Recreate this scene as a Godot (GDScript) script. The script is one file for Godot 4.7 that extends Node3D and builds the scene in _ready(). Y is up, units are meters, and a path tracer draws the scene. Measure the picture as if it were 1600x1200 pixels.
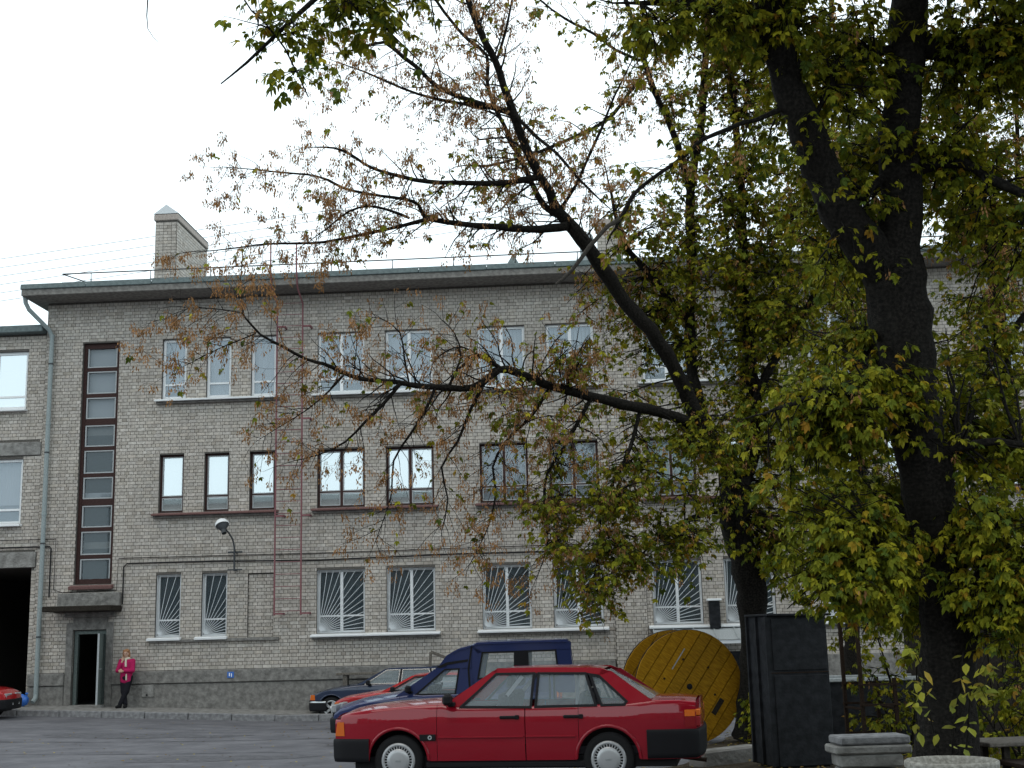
extends Node3D
# A brick office block seen across a yard, parked cars, a cable drum and box elder trees. Units are metres, y is up.

class MB:
	var v := PackedVector3Array()
	var n := PackedVector3Array()
	var c := PackedColorArray()
	var ix := PackedInt32Array()
	var col := Color(1, 1, 1)
	func quad(a: Vector3, b: Vector3, e: Vector3, d: Vector3) -> void:  # counter-clockwise seen from the front
		var k := v.size()
		var nn := (b - a).cross(e - a)
		if nn.length_squared() < 1e-14: nn = (e - a).cross(d - a)
		nn = nn.normalized()
		v.append_array([a, b, e, d]); n.append_array([nn, nn, nn, nn]); c.append_array([col, col, col, col])
		ix.append_array([k, k + 2, k + 1, k, k + 3, k + 2])
	func tri(a: Vector3, b: Vector3, e: Vector3) -> void:
		var k := v.size()
		var nn := (b - a).cross(e - a).normalized()
		v.append_array([a, b, e]); n.append_array([nn, nn, nn]); c.append_array([col, col, col])
		ix.append_array([k, k + 2, k + 1])
	func box(p: Vector3, s: Vector3, b := Basis()) -> void:
		var h := s * 0.5
		for f in [[0, 1, 2], [1, 2, 0], [2, 0, 1]]:
			for g in [-1.0, 1.0]:
				var a := Vector3(); a[f[0]] = h[f[0]] * g
				var u := Vector3(); u[f[1]] = h[f[1]]
				var w := Vector3(); w[f[2]] = h[f[2]] * g
				quad(p + b * (a - u - w), p + b * (a + u - w), p + b * (a + u + w), p + b * (a - u + w))
	func cbox(p: Vector3, s: Vector3, e := 0.01, b := Basis()) -> void:  # box with chamfered edges
		var h := s * 0.5
		e = minf(e, minf(h.x, minf(h.y, h.z)) * 0.6)
		for f in [[0, 1, 2], [1, 2, 0], [2, 0, 1]]:
			for g in [-1.0, 1.0]:
				var a := Vector3(); a[f[0]] = h[f[0]] * g
				var u := Vector3(); u[f[1]] = h[f[1]] - e
				var w := Vector3(); w[f[2]] = (h[f[2]] - e) * g
				quad(p + b * (a - u - w), p + b * (a + u - w), p + b * (a + u + w), p + b * (a - u + w))
			for g in [-1.0, 1.0]:
				for q in [-1.0, 1.0]:
					var l := Vector3(); l[f[0]] = h[f[0]] - e
					var m := Vector3(); m[f[1]] = h[f[1]] * g; m[f[2]] = (h[f[2]] - e) * q
					var o := Vector3(); o[f[1]] = (h[f[1]] - e) * g; o[f[2]] = h[f[2]] * q
					if g * q < 0: quad(p + b * (m - l), p + b * (m + l), p + b * (o + l), p + b * (o - l))
					else: quad(p + b * (o - l), p + b * (o + l), p + b * (m + l), p + b * (m - l))
		for x in [-1.0, 1.0]:
			for y in [-1.0, 1.0]:
				for z in [-1.0, 1.0]:
					var s3 := Vector3(x, y, z)
					var A := p + b * (s3 * Vector3(h.x, h.y - e, h.z - e)); var B := p + b * (s3 * Vector3(h.x - e, h.y, h.z - e)); var C := p + b * (s3 * Vector3(h.x - e, h.y - e, h.z))
					if x * y * z > 0: tri(A, B, C)
					else: tri(A, C, B)
	func grid(rows: Array, closed := false, flip := false) -> void:  # smooth sheet through rows of points
		var k := v.size()
		var w: int = rows[0].size()
		var nr := PackedVector3Array(); nr.resize(rows.size() * w)
		for r in rows:
			for p in r:
				v.append(p); c.append(col)
		for i in rows.size() - 1:
			for j in (w if closed else w - 1):
				var j2 := (j + 1) % w
				var a := i * w + j; var b := i * w + j2; var e := (i + 1) * w + j2; var d := (i + 1) * w + j
				if flip:
					var t := b; b = d; d = t
				var nn := (v[k + e] - v[k + a]).cross(v[k + d] - v[k + b])
				nr[a] += nn; nr[b] += nn; nr[e] += nn; nr[d] += nn
				ix.append_array([k + a, k + e, k + b, k + a, k + d, k + e])
		for x in nr: n.append(x.normalized())
	func tube(pts: Array, rad: Array, sides := 6, cap := true, rough := 0.0) -> void:
		var rows := []
		var ridge := []
		for j in sides: ridge.append(randf_range(-rough, rough))
		var t: Vector3 = (pts[1] - pts[0]).normalized()
		var u: Vector3 = t.cross(Vector3.UP if absf(t.y) < 0.9 else Vector3.RIGHT).normalized()
		var m := pts.size()
		for i in m:
			var t2: Vector3 = (pts[mini(i + 1, m - 1)] - pts[maxi(i - 1, 0)]).normalized()
			u = (u - t2 * u.dot(t2)).normalized()
			var w := t2.cross(u)
			var row := PackedVector3Array()
			for j in sides:
				var a := TAU * j / sides
				if rough > 0.0: ridge[j] = clampf(ridge[j] * .82 + randf_range(-rough, rough) * .5, -rough, rough)
				row.append(pts[i] + (u * cos(a) + w * sin(a)) * float(rad[i]) * (1.0 + ridge[j]))
			rows.append(row)
		grid(rows, true)
		if cap:
			for e in [0, m - 1]:
				for j in range(1, sides - 1):
					if e: tri(rows[e][0], rows[e][j], rows[e][j + 1])
					else: tri(rows[e][0], rows[e][j + 1], rows[e][j])
	func rod(a: Vector3, b: Vector3, r := 0.02, sides := 6) -> void:
		tube([a, b], [r, r], sides)
	func lathe(prof: Array, base: Transform3D, sides := 24) -> void:  # prof: Vector2(radius, height along local z)
		var rows := []
		for p in prof:
			var row := PackedVector3Array()
			for j in sides:
				var a := TAU * j / sides
				row.append(base * Vector3(cos(a) * p.x, sin(a) * p.x, p.y))
			rows.append(row)
		grid(rows, true)
	func prism(poly: Array, base: Transform3D, depth: float) -> void:  # outline in local xy, pushed along local z
		var pk := PackedVector2Array(poly)
		var area := 0.0
		for i in pk.size(): area += pk[i].cross(pk[(i + 1) % pk.size()])
		if area < 0: pk.reverse()
		var ti := Geometry2D.triangulate_polygon(pk)
		for i in range(0, ti.size(), 3):
			var P := [pk[ti[i]], pk[ti[i + 1]], pk[ti[i + 2]]]
			if (P[1] - P[0]).cross(P[2] - P[0]) < 0: P.reverse()
			tri(base * Vector3(P[0].x, P[0].y, depth), base * Vector3(P[1].x, P[1].y, depth), base * Vector3(P[2].x, P[2].y, depth))
			tri(base * Vector3(P[0].x, P[0].y, 0), base * Vector3(P[2].x, P[2].y, 0), base * Vector3(P[1].x, P[1].y, 0))
		for i in pk.size():
			var a := pk[i]; var b := pk[(i + 1) % pk.size()]
			quad(base * Vector3(a.x, a.y, 0), base * Vector3(b.x, b.y, 0), base * Vector3(b.x, b.y, depth), base * Vector3(a.x, a.y, depth))
	func mesh() -> ArrayMesh:
		var a := []; a.resize(Mesh.ARRAY_MAX)
		a[Mesh.ARRAY_VERTEX] = v; a[Mesh.ARRAY_NORMAL] = n; a[Mesh.ARRAY_COLOR] = c; a[Mesh.ARRAY_INDEX] = ix
		var m := ArrayMesh.new(); m.add_surface_from_arrays(Mesh.PRIMITIVE_TRIANGLES, a)
		return m

var M := {}
var used := {}
var rng := RandomNumberGenerator.new()

func numbered(s: String) -> String:
	if not used.has(s):
		used[s] = 0
		return s
	used[s] += 1
	return "%s_%03d" % [s, used[s]]
func put(called: String, m: Mesh, mat: Material, parent: Node) -> MeshInstance3D:
	var o := MeshInstance3D.new(); o.mesh = m; o.material_override = mat
	o.name = numbered(called) if parent == self else called
	parent.add_child(o, true)
	return o
func part(called: String, b: MB, mat: Material, parent: Node) -> MeshInstance3D:
	return put(called, b.mesh(), mat, parent)
func thing(called: String, label: String, category: String, at := Vector3.ZERO, turn := 0.0, group := "") -> Node3D:
	var o := Node3D.new(); o.name = numbered(called); add_child(o)
	o.position = at; o.rotation.y = turn
	tag(o, label, category, group)
	return o
func tag(o: Node, label: String, category: String, group := "") -> Node:
	o.set_meta("label", label); o.set_meta("category", category)
	if group: o.set_meta("group", group)
	return o
func struct(called: String, b: MB, mat: Material) -> MeshInstance3D:
	var o := part(called, b, mat, self)
	o.set_meta("kind", "structure")
	return o
func lin(r: float, g: float, b: float, a := 1.0) -> Color:
	var c := Color(r, g, b).linear_to_srgb(); c.a = a
	return c
func noise_tex(lo: Color, hi: Color, freq: float, oct := 5, sd := 1, typ := FastNoiseLite.TYPE_SIMPLEX_SMOOTH, mid := 0.5) -> NoiseTexture2D:
	var f := FastNoiseLite.new(); f.noise_type = typ; f.frequency = freq; f.fractal_octaves = oct; f.seed = sd
	var g := Gradient.new(); g.set_color(0, lo); g.set_color(1, hi); g.set_offset(0, mid - 0.35); g.set_offset(1, mid + 0.35)
	var t := NoiseTexture2D.new(); t.width = 512; t.height = 512; t.seamless = true; t.noise = f; t.color_ramp = g
	return t
func bump_tex(freq: float, strength: float, sd := 3, oct := 5) -> NoiseTexture2D:
	var f := FastNoiseLite.new(); f.frequency = freq; f.fractal_octaves = oct; f.seed = sd
	var t := NoiseTexture2D.new(); t.width = 512; t.height = 512; t.seamless = true; t.noise = f; t.as_normal_map = true; t.bump_strength = strength
	return t
func plain(c: Color, rough := 0.7, metal := 0.0) -> StandardMaterial3D:
	var m := StandardMaterial3D.new(); m.albedo_color = c; m.roughness = rough; m.metallic = metal
	m.metallic_specular = 0.5 if rough < 0.5 else 0.25
	return m
# a material of two mottled tones, laid on by position; tile = metres that one texture covers
func mottled(lo: Color, hi: Color, tile: float, rough := 0.85, freq := 0.02, bump := 0.0, sd := 1, vert := false, oct := 5, gain := 0.5) -> StandardMaterial3D:
	var m := StandardMaterial3D.new()
	m.albedo_texture = noise_tex(lo, hi, freq, oct, sd); m.roughness = rough
	m.uv1_triplanar = true; m.uv1_world_triplanar = true; m.uv1_scale = Vector3.ONE / tile
	if bump > 0:
		m.normal_enabled = true; m.normal_texture = bump_tex(freq * 3, 6.0, sd + 7); m.normal_scale = bump
	m.vertex_color_use_as_albedo = vert
	if gain > 0.5:
		m.albedo_texture.noise.fractal_gain = gain; m.albedo_texture.width = 1024; m.albedo_texture.height = 1024
	m.metallic_specular = 0.25
	return m
func paint(c: Color) -> StandardMaterial3D:
	var m := plain(c, 0.4); m.metallic_specular = 0.12; m.clearcoat_enabled = true; m.clearcoat = 1.0; m.clearcoat_roughness = 0.06
	return m
func glass(c: Color, alpha := 0.06, mirror := 0.0) -> StandardMaterial3D:
	var m := plain(c, 0.02, mirror); m.transparency = BaseMaterial3D.TRANSPARENCY_ALPHA; m.albedo_color.a = alpha; m.metallic_specular = 0.5
	return m

# height of the yard: level by the red car, falling a little towards the building and to the right along it
func yard(x: float, z: float) -> float:
	var t := clampf((-z - 16.0) / 19.0, 0, 1)
	return t * lerpf(-0.03, -0.36, clampf((x + 16.5) / 8.0, 0, 1))
func pave(x: float, z: float) -> float:
	return lerpf(0.13, -0.19, clampf((x + 16.5) / 8.0, 0, 1)) + 0.03 * (-35.2 - z) / 1.8

func _ready() -> void:
	rng.seed = 20011007; seed(77)
	var cam := Camera3D.new(); add_child(cam)
	cam.position = Vector3(0, 1.75, 0); cam.rotation_degrees = Vector3(11.147, 3.502, -1.454); cam.fov = 33.398; cam.far = 400.0; cam.near = 0.1
	var env := Environment.new(); env.background_mode = Environment.BG_SKY
	var sm := ProceduralSkyMaterial.new()
	sm.sky_top_color = Color(0.93, 0.965, 0.985); sm.sky_horizon_color = Color(0.80, 0.87, 0.895); sm.sky_curve = 0.42
	sm.ground_horizon_color = Color(0.35, 0.36, 0.37); sm.ground_bottom_color = Color(0.3, 0.3, 0.3); sm.sky_energy_multiplier = 1.25
	sm.sun_angle_max = 1.0
	var sky := Sky.new(); sky.sky_material = sm; env.sky = sky
	env.tonemap_mode = Environment.TONE_MAPPER_LINEAR; env.tonemap_exposure = 1.16
	env.sdfgi_enabled = true; env.ssao_enabled = true; env.ssil_enabled = true
	var we := WorldEnvironment.new(); we.environment = env; add_child(we)
	var sun := DirectionalLight3D.new(); add_child(sun)
	sun.light_energy = 0.18; sun.light_angular_distance = 30.0; sun.light_color = Color(1.0, 0.98, 0.95); sun.shadow_enabled = true
	sun.rotation_degrees = Vector3(-62, -25, 0)
	materials()
	ground()
	main_building()
	wing()
	far_block()
	wall_fixtures()
	cars()
	yard_things()
	trees()
	woman()

func materials() -> void:
	M.asphalt = mottled(lin(.10, .10, .11), lin(.165, .165, .178), 13.0, 0.95, 0.009, 0.4, 4, false, 8, 0.66)
	M.seam = plain(lin(.035, .035, .04), .95); M.patch = mottled(lin(.082, .082, .09), lin(.142, .142, .152), 5.0, 0.95, 0.02, 0.4, 44, false, 8, 0.66)
	M.soil = mottled(lin(.035, .028, .02), lin(.085, .07, .05), 3.0, 0.95, 0.02, 0.8, 5)
	M.concrete = mottled(lin(.17, .165, .155), lin(.30, .295, .28), 2.2, 0.9, 0.015, 0.5, 6)
	M.kerb = mottled(lin(.16, .16, .165), lin(.28, .28, .285), 1.5, 0.9, 0.02, 0.4, 16)
	M.plaster = mottled(lin(.135, .13, .122), lin(.265, .256, .24), 3.1, 0.92, 0.012, 0.4, 7, false, 7, 0.65)
	M.mortar = mottled(lin(.09, .083, .075), lin(.155, .144, .13), 1.0, 0.95, 0.03, 0.0, 8)
	M.brick = mottled(Color(.86, .86, .86), Color(1, 1, 1), 1.7, 0.9, 0.02, 0.25, 9, true)
	M.palebrick = mottled(lin(.34, .29, .26), lin(.46, .41, .37), 1.2, .9, .03, .2, 45)
	M.cornice = mottled(lin(.16, .15, .14), lin(.27, .26, .24), 2.0, 0.9, 0.02, 0.3, 10)
	M.roofmetal = mottled(lin(.11, .14, .142), lin(.17, .21, .21), 1.6, 0.55, 0.02, 0.0, 11)
	M.rail = plain(lin(.07, .075, .08), 0.6, 0.3)
	M.white = plain(lin(.80, .82, .83), 0.4)
	M.whitemetal = plain(lin(.66, .69, .71), 0.45)
	M.farbrick = plain(lin(.24, .22, .20), .9)
	M.brown = mottled(lin(.034, .019, .017), lin(.065, .034, .031), 0.8, 0.6, 0.03, 0.0, 12)
	M.brownsill = mottled(lin(.14, .075, .07), lin(.22, .125, .115), 0.9, 0.65, 0.03, 0.0, 13)
	M.sash = plain(lin(.40, .42, .43), 0.5)
	M.pane = glass(Color(.88, .95, 1.0), 0.05, 0.24)
	M.oldpane = glass(Color(.96, .99, 1.0), 0.05, 0.72)
	M.darkpane = glass(Color(.7, .8, .85), 0.05, 0.07)
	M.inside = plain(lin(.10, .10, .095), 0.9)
	M.blind = plain(lin(.21, .23, .25), 0.8)
	M.greenblind = plain(lin(.34, .45, .43), 0.8)
	M.pipe = mottled(lin(.24, .285, .29), lin(.34, .385, .385), 0.9, 0.5, 0.03, 0.0, 14)
	M.ladder = mottled(lin(.19, .075, .085), lin(.27, .13, .135), 0.7, 0.6, 0.03, 0.0, 15)
	M.black = plain(lin(.012, .012, .013), 0.55)
	M.cable = plain(lin(.02, .02, .022), 0.6)
	M.doorgreen = mottled(lin(.10, .125, .12), lin(.16, .19, .18), 1.0, 0.6, 0.03, 0.0, 17)
	M.galv = mottled(lin(.33, .36, .37), lin(.46, .49, .5), 0.8, 0.5, 0.03, 0.0, 18)
	M.steel = mottled(lin(.010, .011, .013), lin(.026, .028, .032), 1.3, 0.55, 0.015, 0.2, 19)
	M.rust = mottled(lin(.018, .012, .009), lin(.045, .028, .02), 0.5, 0.85, 0.03, 0.3, 20)
	M.bark = mottled(lin(.006, .0055, .005), lin(.036, .032, .027), 0.7, 0.95, 0.03, 1.0, 21)
	M.deadbark = mottled(lin(.045, .04, .034), lin(.10, .09, .078), 0.5, 0.95, 0.03, 0.6, 22)
	M.tyre = plain(lin(.017, .017, .018), 0.85)
	M.trim = plain(lin(.013, .013, .015), 0.6)
	M.hub = plain(lin(.45, .46, .47), 0.35, 0.4)
	M.chrome = plain(lin(.6, .62, .63), 0.15, 1.0)
	M.amber = plain(lin(.62, .13, .01), 0.25)
	M.lampred = plain(lin(.25, .01, .015), 0.2)
	M.lampglass = plain(lin(.45, .47, .48), 0.1, 0.3)
	M.carglass = glass(Color(.85, .92, .95), 0.06, 0.2)
	M.cabin = plain(lin(.035, .035, .04), 0.85)
	M.belt = plain(lin(.35, .37, .4), 0.6)
	M.red = paint(lin(.27, .006, .017)); M.red2 = paint(lin(.40, .02, .022)); M.navy = paint(lin(.024, .036, .115)); M.slate = paint(lin(.028, .04, .075))
	M.wood = []
	for k in 4:
		var m := mottled(lin(.21 + .03 * k, .102 + .013 * k, .005), lin(.40 + .03 * k, .21 + .014 * k, .012), 0.9, 0.75, 0.02, 0.3, 30 + k)
		m.uv1_world_triplanar = false; m.uv1_scale = Vector3(0.5, 3.0, 1.0)
		M.wood.append(m)
	M.oldwood = mottled(lin(.10, .088, .075), lin(.19, .172, .15), 0.8, 0.9, 0.03, 0.4, 35)
	M.darkwood = mottled(lin(.018, .015, .012), lin(.04, .034, .028), 0.8, 0.9, 0.03, 0.4, 36)
	M.leaf = plain(Color(1, 1, 1), 0.6); M.leaf.vertex_color_use_as_albedo = true; M.leaf.backlight_enabled = true; M.leaf.backlight = Color(.5, .5, .3)
	M.blue = plain(lin(.03, .14, .5), 0.4)
	M.skin = plain(lin(.50, .31, .23), 0.6); M.jacket = mottled(lin(.34, .012, .075), lin(.44, .02, .11), 0.3, 0.85, 0.04, 0.3, 40); M.trousers = plain(lin(.012, .012, .016), 0.85); M.scarf = plain(lin(.60, .55, .45), 0.85); M.hair = plain(lin(.30, .15, .075), 0.7)

func ground() -> void:
	var b := MB.new()
	var xs := []; var zs := []
	for i in 61: xs.append(-40.0 + i * 1.5 if i > 0 and i < 60 else (-160.0 if i == 0 else 160.0))
	for i in 42: zs.append(140.0 if i == 0 else (14.0 - i * 1.3))
	zs.append(-160.0)
	var rows := []
	for z in zs:
		var r := PackedVector3Array()
		for x in xs: r.append(Vector3(x, yard(x, z), z))
		rows.append(r)
	b.grid(rows)
	struct("ground", b, M.asphalt)
	# seams and worn patches in the asphalt, thin sheets lying on it
	for q in [[-13.2, -26.2, -3.6, -26.9, .035], [-12.0, -23.2, -5.5, -22.7, .02], [-9.0, -30.6, -1.0, -31.6, .03]]:
		b = MB.new(); var edge := [PackedVector3Array(), PackedVector3Array()]
		for i in 41:
			var u := i / 40.0; var x := lerpf(q[0], q[2], u); var z := lerpf(q[1], q[3], u) + .05 * sin(u * 17.0 + q[4] * 90) + rng.randf_range(-.012, .012)
			var w: float = q[4] * rng.randf_range(.35, 1.2)
			for k in 2: edge[k].append(Vector3(x, yard(x, z) + .004, z + w * (1 if k == 0 else -1)))
		b.grid(edge); struct("asphalt_seam", b, M.seam)
	for q in [[-6.4, -21.5, 1.5, .7], [-10.2, -28.4, 2.2, .8], [-4.6, -18.6, .9, .5]]:
		b = MB.new(); var ce := PackedVector3Array(); var rm := PackedVector3Array()
		for i in 33:
			var a := TAU * (i % 32) / 32.0; var k := 1.0 + .16 * sin(a * 3 + q[2]) + .09 * sin(a * 7 + q[3] * 5)
			var x: float = q[0] + cos(a) * q[2] * k; var z: float = q[1] + sin(a) * q[3] * k
			rm.append(Vector3(x, yard(x, z) + .004, z)); ce.append(Vector3(q[0], yard(q[0], q[1]) + .004, q[1]))
		b.grid([ce, rm]); struct("asphalt_patch", b, M.patch)
	# earth under the trees, a sheet on the asphalt with an uneven rim
	b = MB.new()
	var c := Vector3(9.5, 0, -18.5)
	var rim := PackedVector3Array(); var mid := PackedVector3Array(); var cen := PackedVector3Array()
	for i in 49:
		var a := TAU * (i % 48) / 48.0
		var q := 1.0 + 0.05 * sin(a * 7) + 0.03 * sin(a * 13 + 1)
		var p := c + Vector3(cos(a) * 8.6 * q, 0, sin(a) * 9.5 * q)
		var m := c.lerp(p, 0.75); p.y = yard(p.x, p.z) + 0.006; m.y = yard(m.x, m.z) + 0.035; rim.append(p); mid.append(m)
		cen.append(c + Vector3(0, 0.04 + yard(c.x, c.z), 0))
	b.grid([cen, mid, rim], false, false)
	struct("earth_bed", b, M.soil)
	# pavement along the building, its kerb stones one by one
	b = MB.new()
	rows = []
	for z in [-35.32, -36.2, -36.98]:
		var r := PackedVector3Array()
		for i in 40:
			var x := -34.0 + i * 1.2
			r.append(Vector3(x, pave(x, z), z))
		rows.append(r)
	b.grid(rows)
	var p := struct("pavement", b, M.concrete)
	var stone := MB.new(); stone.cbox(Vector3.ZERO, Vector3(1.185, 0.42, 0.15), 0.018)
	var sm := stone.mesh()
	for i in 38:
		var x := -33.4 + i * 1.2
		var k := put("kerb_stone", sm, M.kerb, p)
		k.position = Vector3(x, pave(x, -35.2) - 0.2 + rng.randf_range(-.012, .008), -35.25 + rng.randf_range(-.02, .02)); k.rotation = Vector3(rng.randf_range(-.03, .03), rng.randf_range(-.01, .01), -0.04 if x > -16.5 and x < -8.5 else 0.0)

# ---------- buildings ----------
const WZ := -37.0
# a sheet of wall in the plane z with rectangular openings, and the reveals of the openings going back by deep
func holed(b: MB, x0: float, x1: float, y0: float, y1: float, z: float, holes: Array, deep: float) -> void:
	var xs := [x0, x1]; var ys := [y0, y1]
	for h in holes:
		for k in [h.position.x, h.end.x]:
			if k > x0 and k < x1 and not xs.has(k): xs.append(k)
		for k in [h.position.y, h.end.y]:
			if k > y0 and k < y1 and not ys.has(k): ys.append(k)
	xs.sort(); ys.sort()
	for j in ys.size() - 1:
		for i in xs.size() - 1:
			var m := Vector2((xs[i] + xs[i + 1]) / 2, (ys[j] + ys[j + 1]) / 2)
			var open := false
			for h in holes:
				if h.has_point(m): open = true
			if not open: b.quad(Vector3(xs[i], ys[j], z), Vector3(xs[i + 1], ys[j], z), Vector3(xs[i + 1], ys[j + 1], z), Vector3(xs[i], ys[j + 1], z))
	for h in holes:
		var a: Vector2 = h.position; var e: Vector2 = h.end; var w := z - deep
		b.quad(Vector3(a.x, a.y, z), Vector3(e.x, a.y, z), Vector3(e.x, a.y, w), Vector3(a.x, a.y, w))
		b.quad(Vector3(a.x, e.y, w), Vector3(e.x, e.y, w), Vector3(e.x, e.y, z), Vector3(a.x, e.y, z))
		b.quad(Vector3(a.x, a.y, w), Vector3(a.x, e.y, w), Vector3(a.x, e.y, z), Vector3(a.x, a.y, z))
		b.quad(Vector3(e.x, a.y, z), Vector3(e.x, e.y, z), Vector3(e.x, e.y, w), Vector3(e.x, a.y, w))

var tones := [Color(0.530, 0.487, 0.435), Color(0.505, 0.465, 0.418), Color(0.560, 0.517, 0.465), Color(0.475, 0.435, 0.385), Color(0.520, 0.483, 0.440), Color(0.600, 0.560, 0.510), Color(0.420, 0.380, 0.330), Color(0.540, 0.490, 0.430)]
var tone_weight := [5, 5, 4, 3, 4, 1, 1, 3]
var pool := []
func tone(r: RandomNumberGenerator) -> int:
	if pool.is_empty():
		for i in tone_weight.size():
			for k in tone_weight[i]: pool.append(i)
	return pool[r.randi() % pool.size()]
# grey lime bricks in courses of stretchers and headers; those inside keep become single parts, the rest one part
func bricks(wall: Node3D, x0: float, x1: float, y0: float, y1: float, z: float, holes: Array, keep: Rect2, plainband: Array, sd: int) -> void:
	var r := RandomNumberGenerator.new(); r.seed = sd
	var b := MB.new()
	var fn := FastNoiseLite.new(); fn.seed = 31; fn.frequency = 1.0; fn.fractal_octaves = 4
	var course := 0.1; var gap := 0.013; var proud := 0.012
	var singles := []
	for k in int((y1 - y0) / course):
		var ya := y0 + k * course + gap; var yb := y0 + (k + 1) * course
		var step := 0.26 if k % 2 == 0 else 0.13
		var x := floorf(x0 / 0.26) * 0.26 - (0.0 if k % 2 == 0 else 0.065)
		while x < x1:
			var spans := [[maxf(x, x0), minf(x + step - gap, x1)]]
			x += step
			for h in holes:
				if h.end.y > ya + 0.02 and h.position.y < yb - 0.02:
					var next := []
					for s in spans:
						if h.position.x >= s[1] or h.end.x <= s[0]: next.append(s)
						else:
							if h.position.x - s[0] > 0.014: next.append([s[0], h.position.x - 0.004])
							if s[1] - h.end.x > 0.014: next.append([h.end.x + 0.004, s[1]])
					spans = next
			for s in spans:
				if s[1] - s[0] < 0.01: continue
				var t := tone(r)
				if keep.has_point(Vector2(s[0], ya)) and keep.has_point(Vector2(s[1], yb)) and singles.size() < 300:
					singles.append([s[0], s[1], ya, yb, t]); continue
				var q := r.randf_range(0.96, 1.04) * (1.0 + .11 * fn.get_noise_2d(s[0] * .35, ya * .35) + .12 * fn.get_noise_2d(s[0] * 2.4 + 90, ya * .22))
				b.col = Color(tones[t].r * q, tones[t].g * q, tones[t].b * q)
				var f := z + proud + r.randf_range(-0.003, 0.003); var o := z - 0.002
				var a: float = s[0]; var e: float = s[1]
				b.quad(Vector3(a, ya, f), Vector3(e, ya, f), Vector3(e, yb, f), Vector3(a, yb, f))
				b.quad(Vector3(a, yb, f), Vector3(e, yb, f), Vector3(e, yb, o), Vector3(a, yb, o))
				b.quad(Vector3(a, ya, o), Vector3(e, ya, o), Vector3(e, ya, f), Vector3(a, ya, f))
				b.quad(Vector3(a, ya, o), Vector3(a, ya, f), Vector3(a, yb, f), Vector3(a, yb, o))
				b.quad(Vector3(e, ya, f), Vector3(e, ya, o), Vector3(e, yb, o), Vector3(e, yb, f))
	var rest := part("brickwork", b, M.brick, wall)
	rest.set_meta("kind", "stuff")
	var shared := {}
	for s in singles:
		var key := "%d_%d" % [roundi((s[1] - s[0]) * 200), s[4]]
		if not shared.has(key):
			var m := MB.new(); m.col = tones[s[4]]; m.cbox(Vector3.ZERO, Vector3(s[1] - s[0], s[3] - s[2], 0.03), 0.003)
			shared[key] = m.mesh()
		put("brick", shared[key], M.brick, wall).position = Vector3((s[0] + s[1]) / 2, (s[2] + s[3]) / 2, z - 0.003)

# a window set in an opening: frame with mullions (fractions of the width) and transoms (fractions of the height)
func window(parent: Node3D, h: Rect2, z: float, fm: Material, pm: Material, mull: Array, trans: Array, fw := 0.06, sash: Material = null, blind: Material = null, blind_from := 0.0, vertical := false) -> Node3D:
	var w := Node3D.new(); w.name = "window"; parent.add_child(w, true)
	w.position = Vector3(h.position.x, h.position.y, z)
	var W := h.size.x; var H := h.size.y; var d := 0.07
	var b := MB.new()
	b.box(Vector3(W / 2, fw / 2, 0), Vector3(W - .004, fw, d)); b.box(Vector3(W / 2, H - fw / 2, 0), Vector3(W - .004, fw, d))
	for x in [fw / 2 + .002, W - fw / 2 - .002]: b.box(Vector3(x, H / 2, 0), Vector3(fw, H - 2 * fw, d))
	var xs := [fw]; var ys := [fw]
	for m in mull:
		b.box(Vector3(W * m, H / 2, 0.002), Vector3(fw * 1.25, H - 2 * fw, d)); xs.append(W * m - fw * .625); xs.append(W * m + fw * .625)
	xs.append(W - fw)
	for t in trans: ys.append(H * t - fw * .35); ys.append(H * t + fw * .35)
	ys.append(H - fw)
	for t in trans:
		for i in range(0, xs.size(), 2): b.box(Vector3((xs[i] + xs[i + 1]) / 2, H * t, 0), Vector3(xs[i + 1] - xs[i], fw * .7, d * .8))
	part("frame", b, fm, w)
	for j in range(0, ys.size(), 2):
		for i in range(0, xs.size(), 2):
			var c := Vector3((xs[i] + xs[i + 1]) / 2, (ys[j] + ys[j + 1]) / 2, 0); var s := Vector2(xs[i + 1] - xs[i], ys[j + 1] - ys[j])
			var p := MB.new()
			var tilt := Vector3(0, 0, rng.randf_range(-.002, .002))
			p.quad(c + Vector3(-s.x / 2, -s.y / 2, -.006) + tilt, c + Vector3(s.x / 2, -s.y / 2, -.006) - tilt, c + Vector3(s.x / 2, s.y / 2, -.006) - tilt, c + Vector3(-s.x / 2, s.y / 2, -.006) + tilt)
			part("pane", p, pm, w)
			if sash:
				var q := MB.new(); var e := 0.028
				for g in [-1.0, 1.0]:
					q.box(c + Vector3(g * (s.x / 2 - e / 2), 0, .012), Vector3(e, s.y, .03)); q.box(c + Vector3(0, g * (s.y / 2 - e / 2), .012), Vector3(s.x - 2 * e, e, .03))
				part("sash", q, sash, w)
	if blind:
		var q := MB.new()
		if vertical:
			var n := int(W / 0.11)
			for i in n: q.box(Vector3((i + .5) * W / n, H * (.5 + blind_from / 2), -.16), Vector3(.1, H * (1 - blind_from), .004), Basis(Vector3.UP, .45 + rng.randf_range(-.12, .12)))
		else:
			var rows := []
			for y in [H * blind_from, H]:
				var r := PackedVector3Array()
				for i in 41: r.append(Vector3(W * i / 40.0, y, -.14 + .018 * sin(i * 1.9) * sin(i * .31 + W)))
				rows.append(r)
			q.grid(rows)
		part("blind", q, blind, w)
	return w

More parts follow.
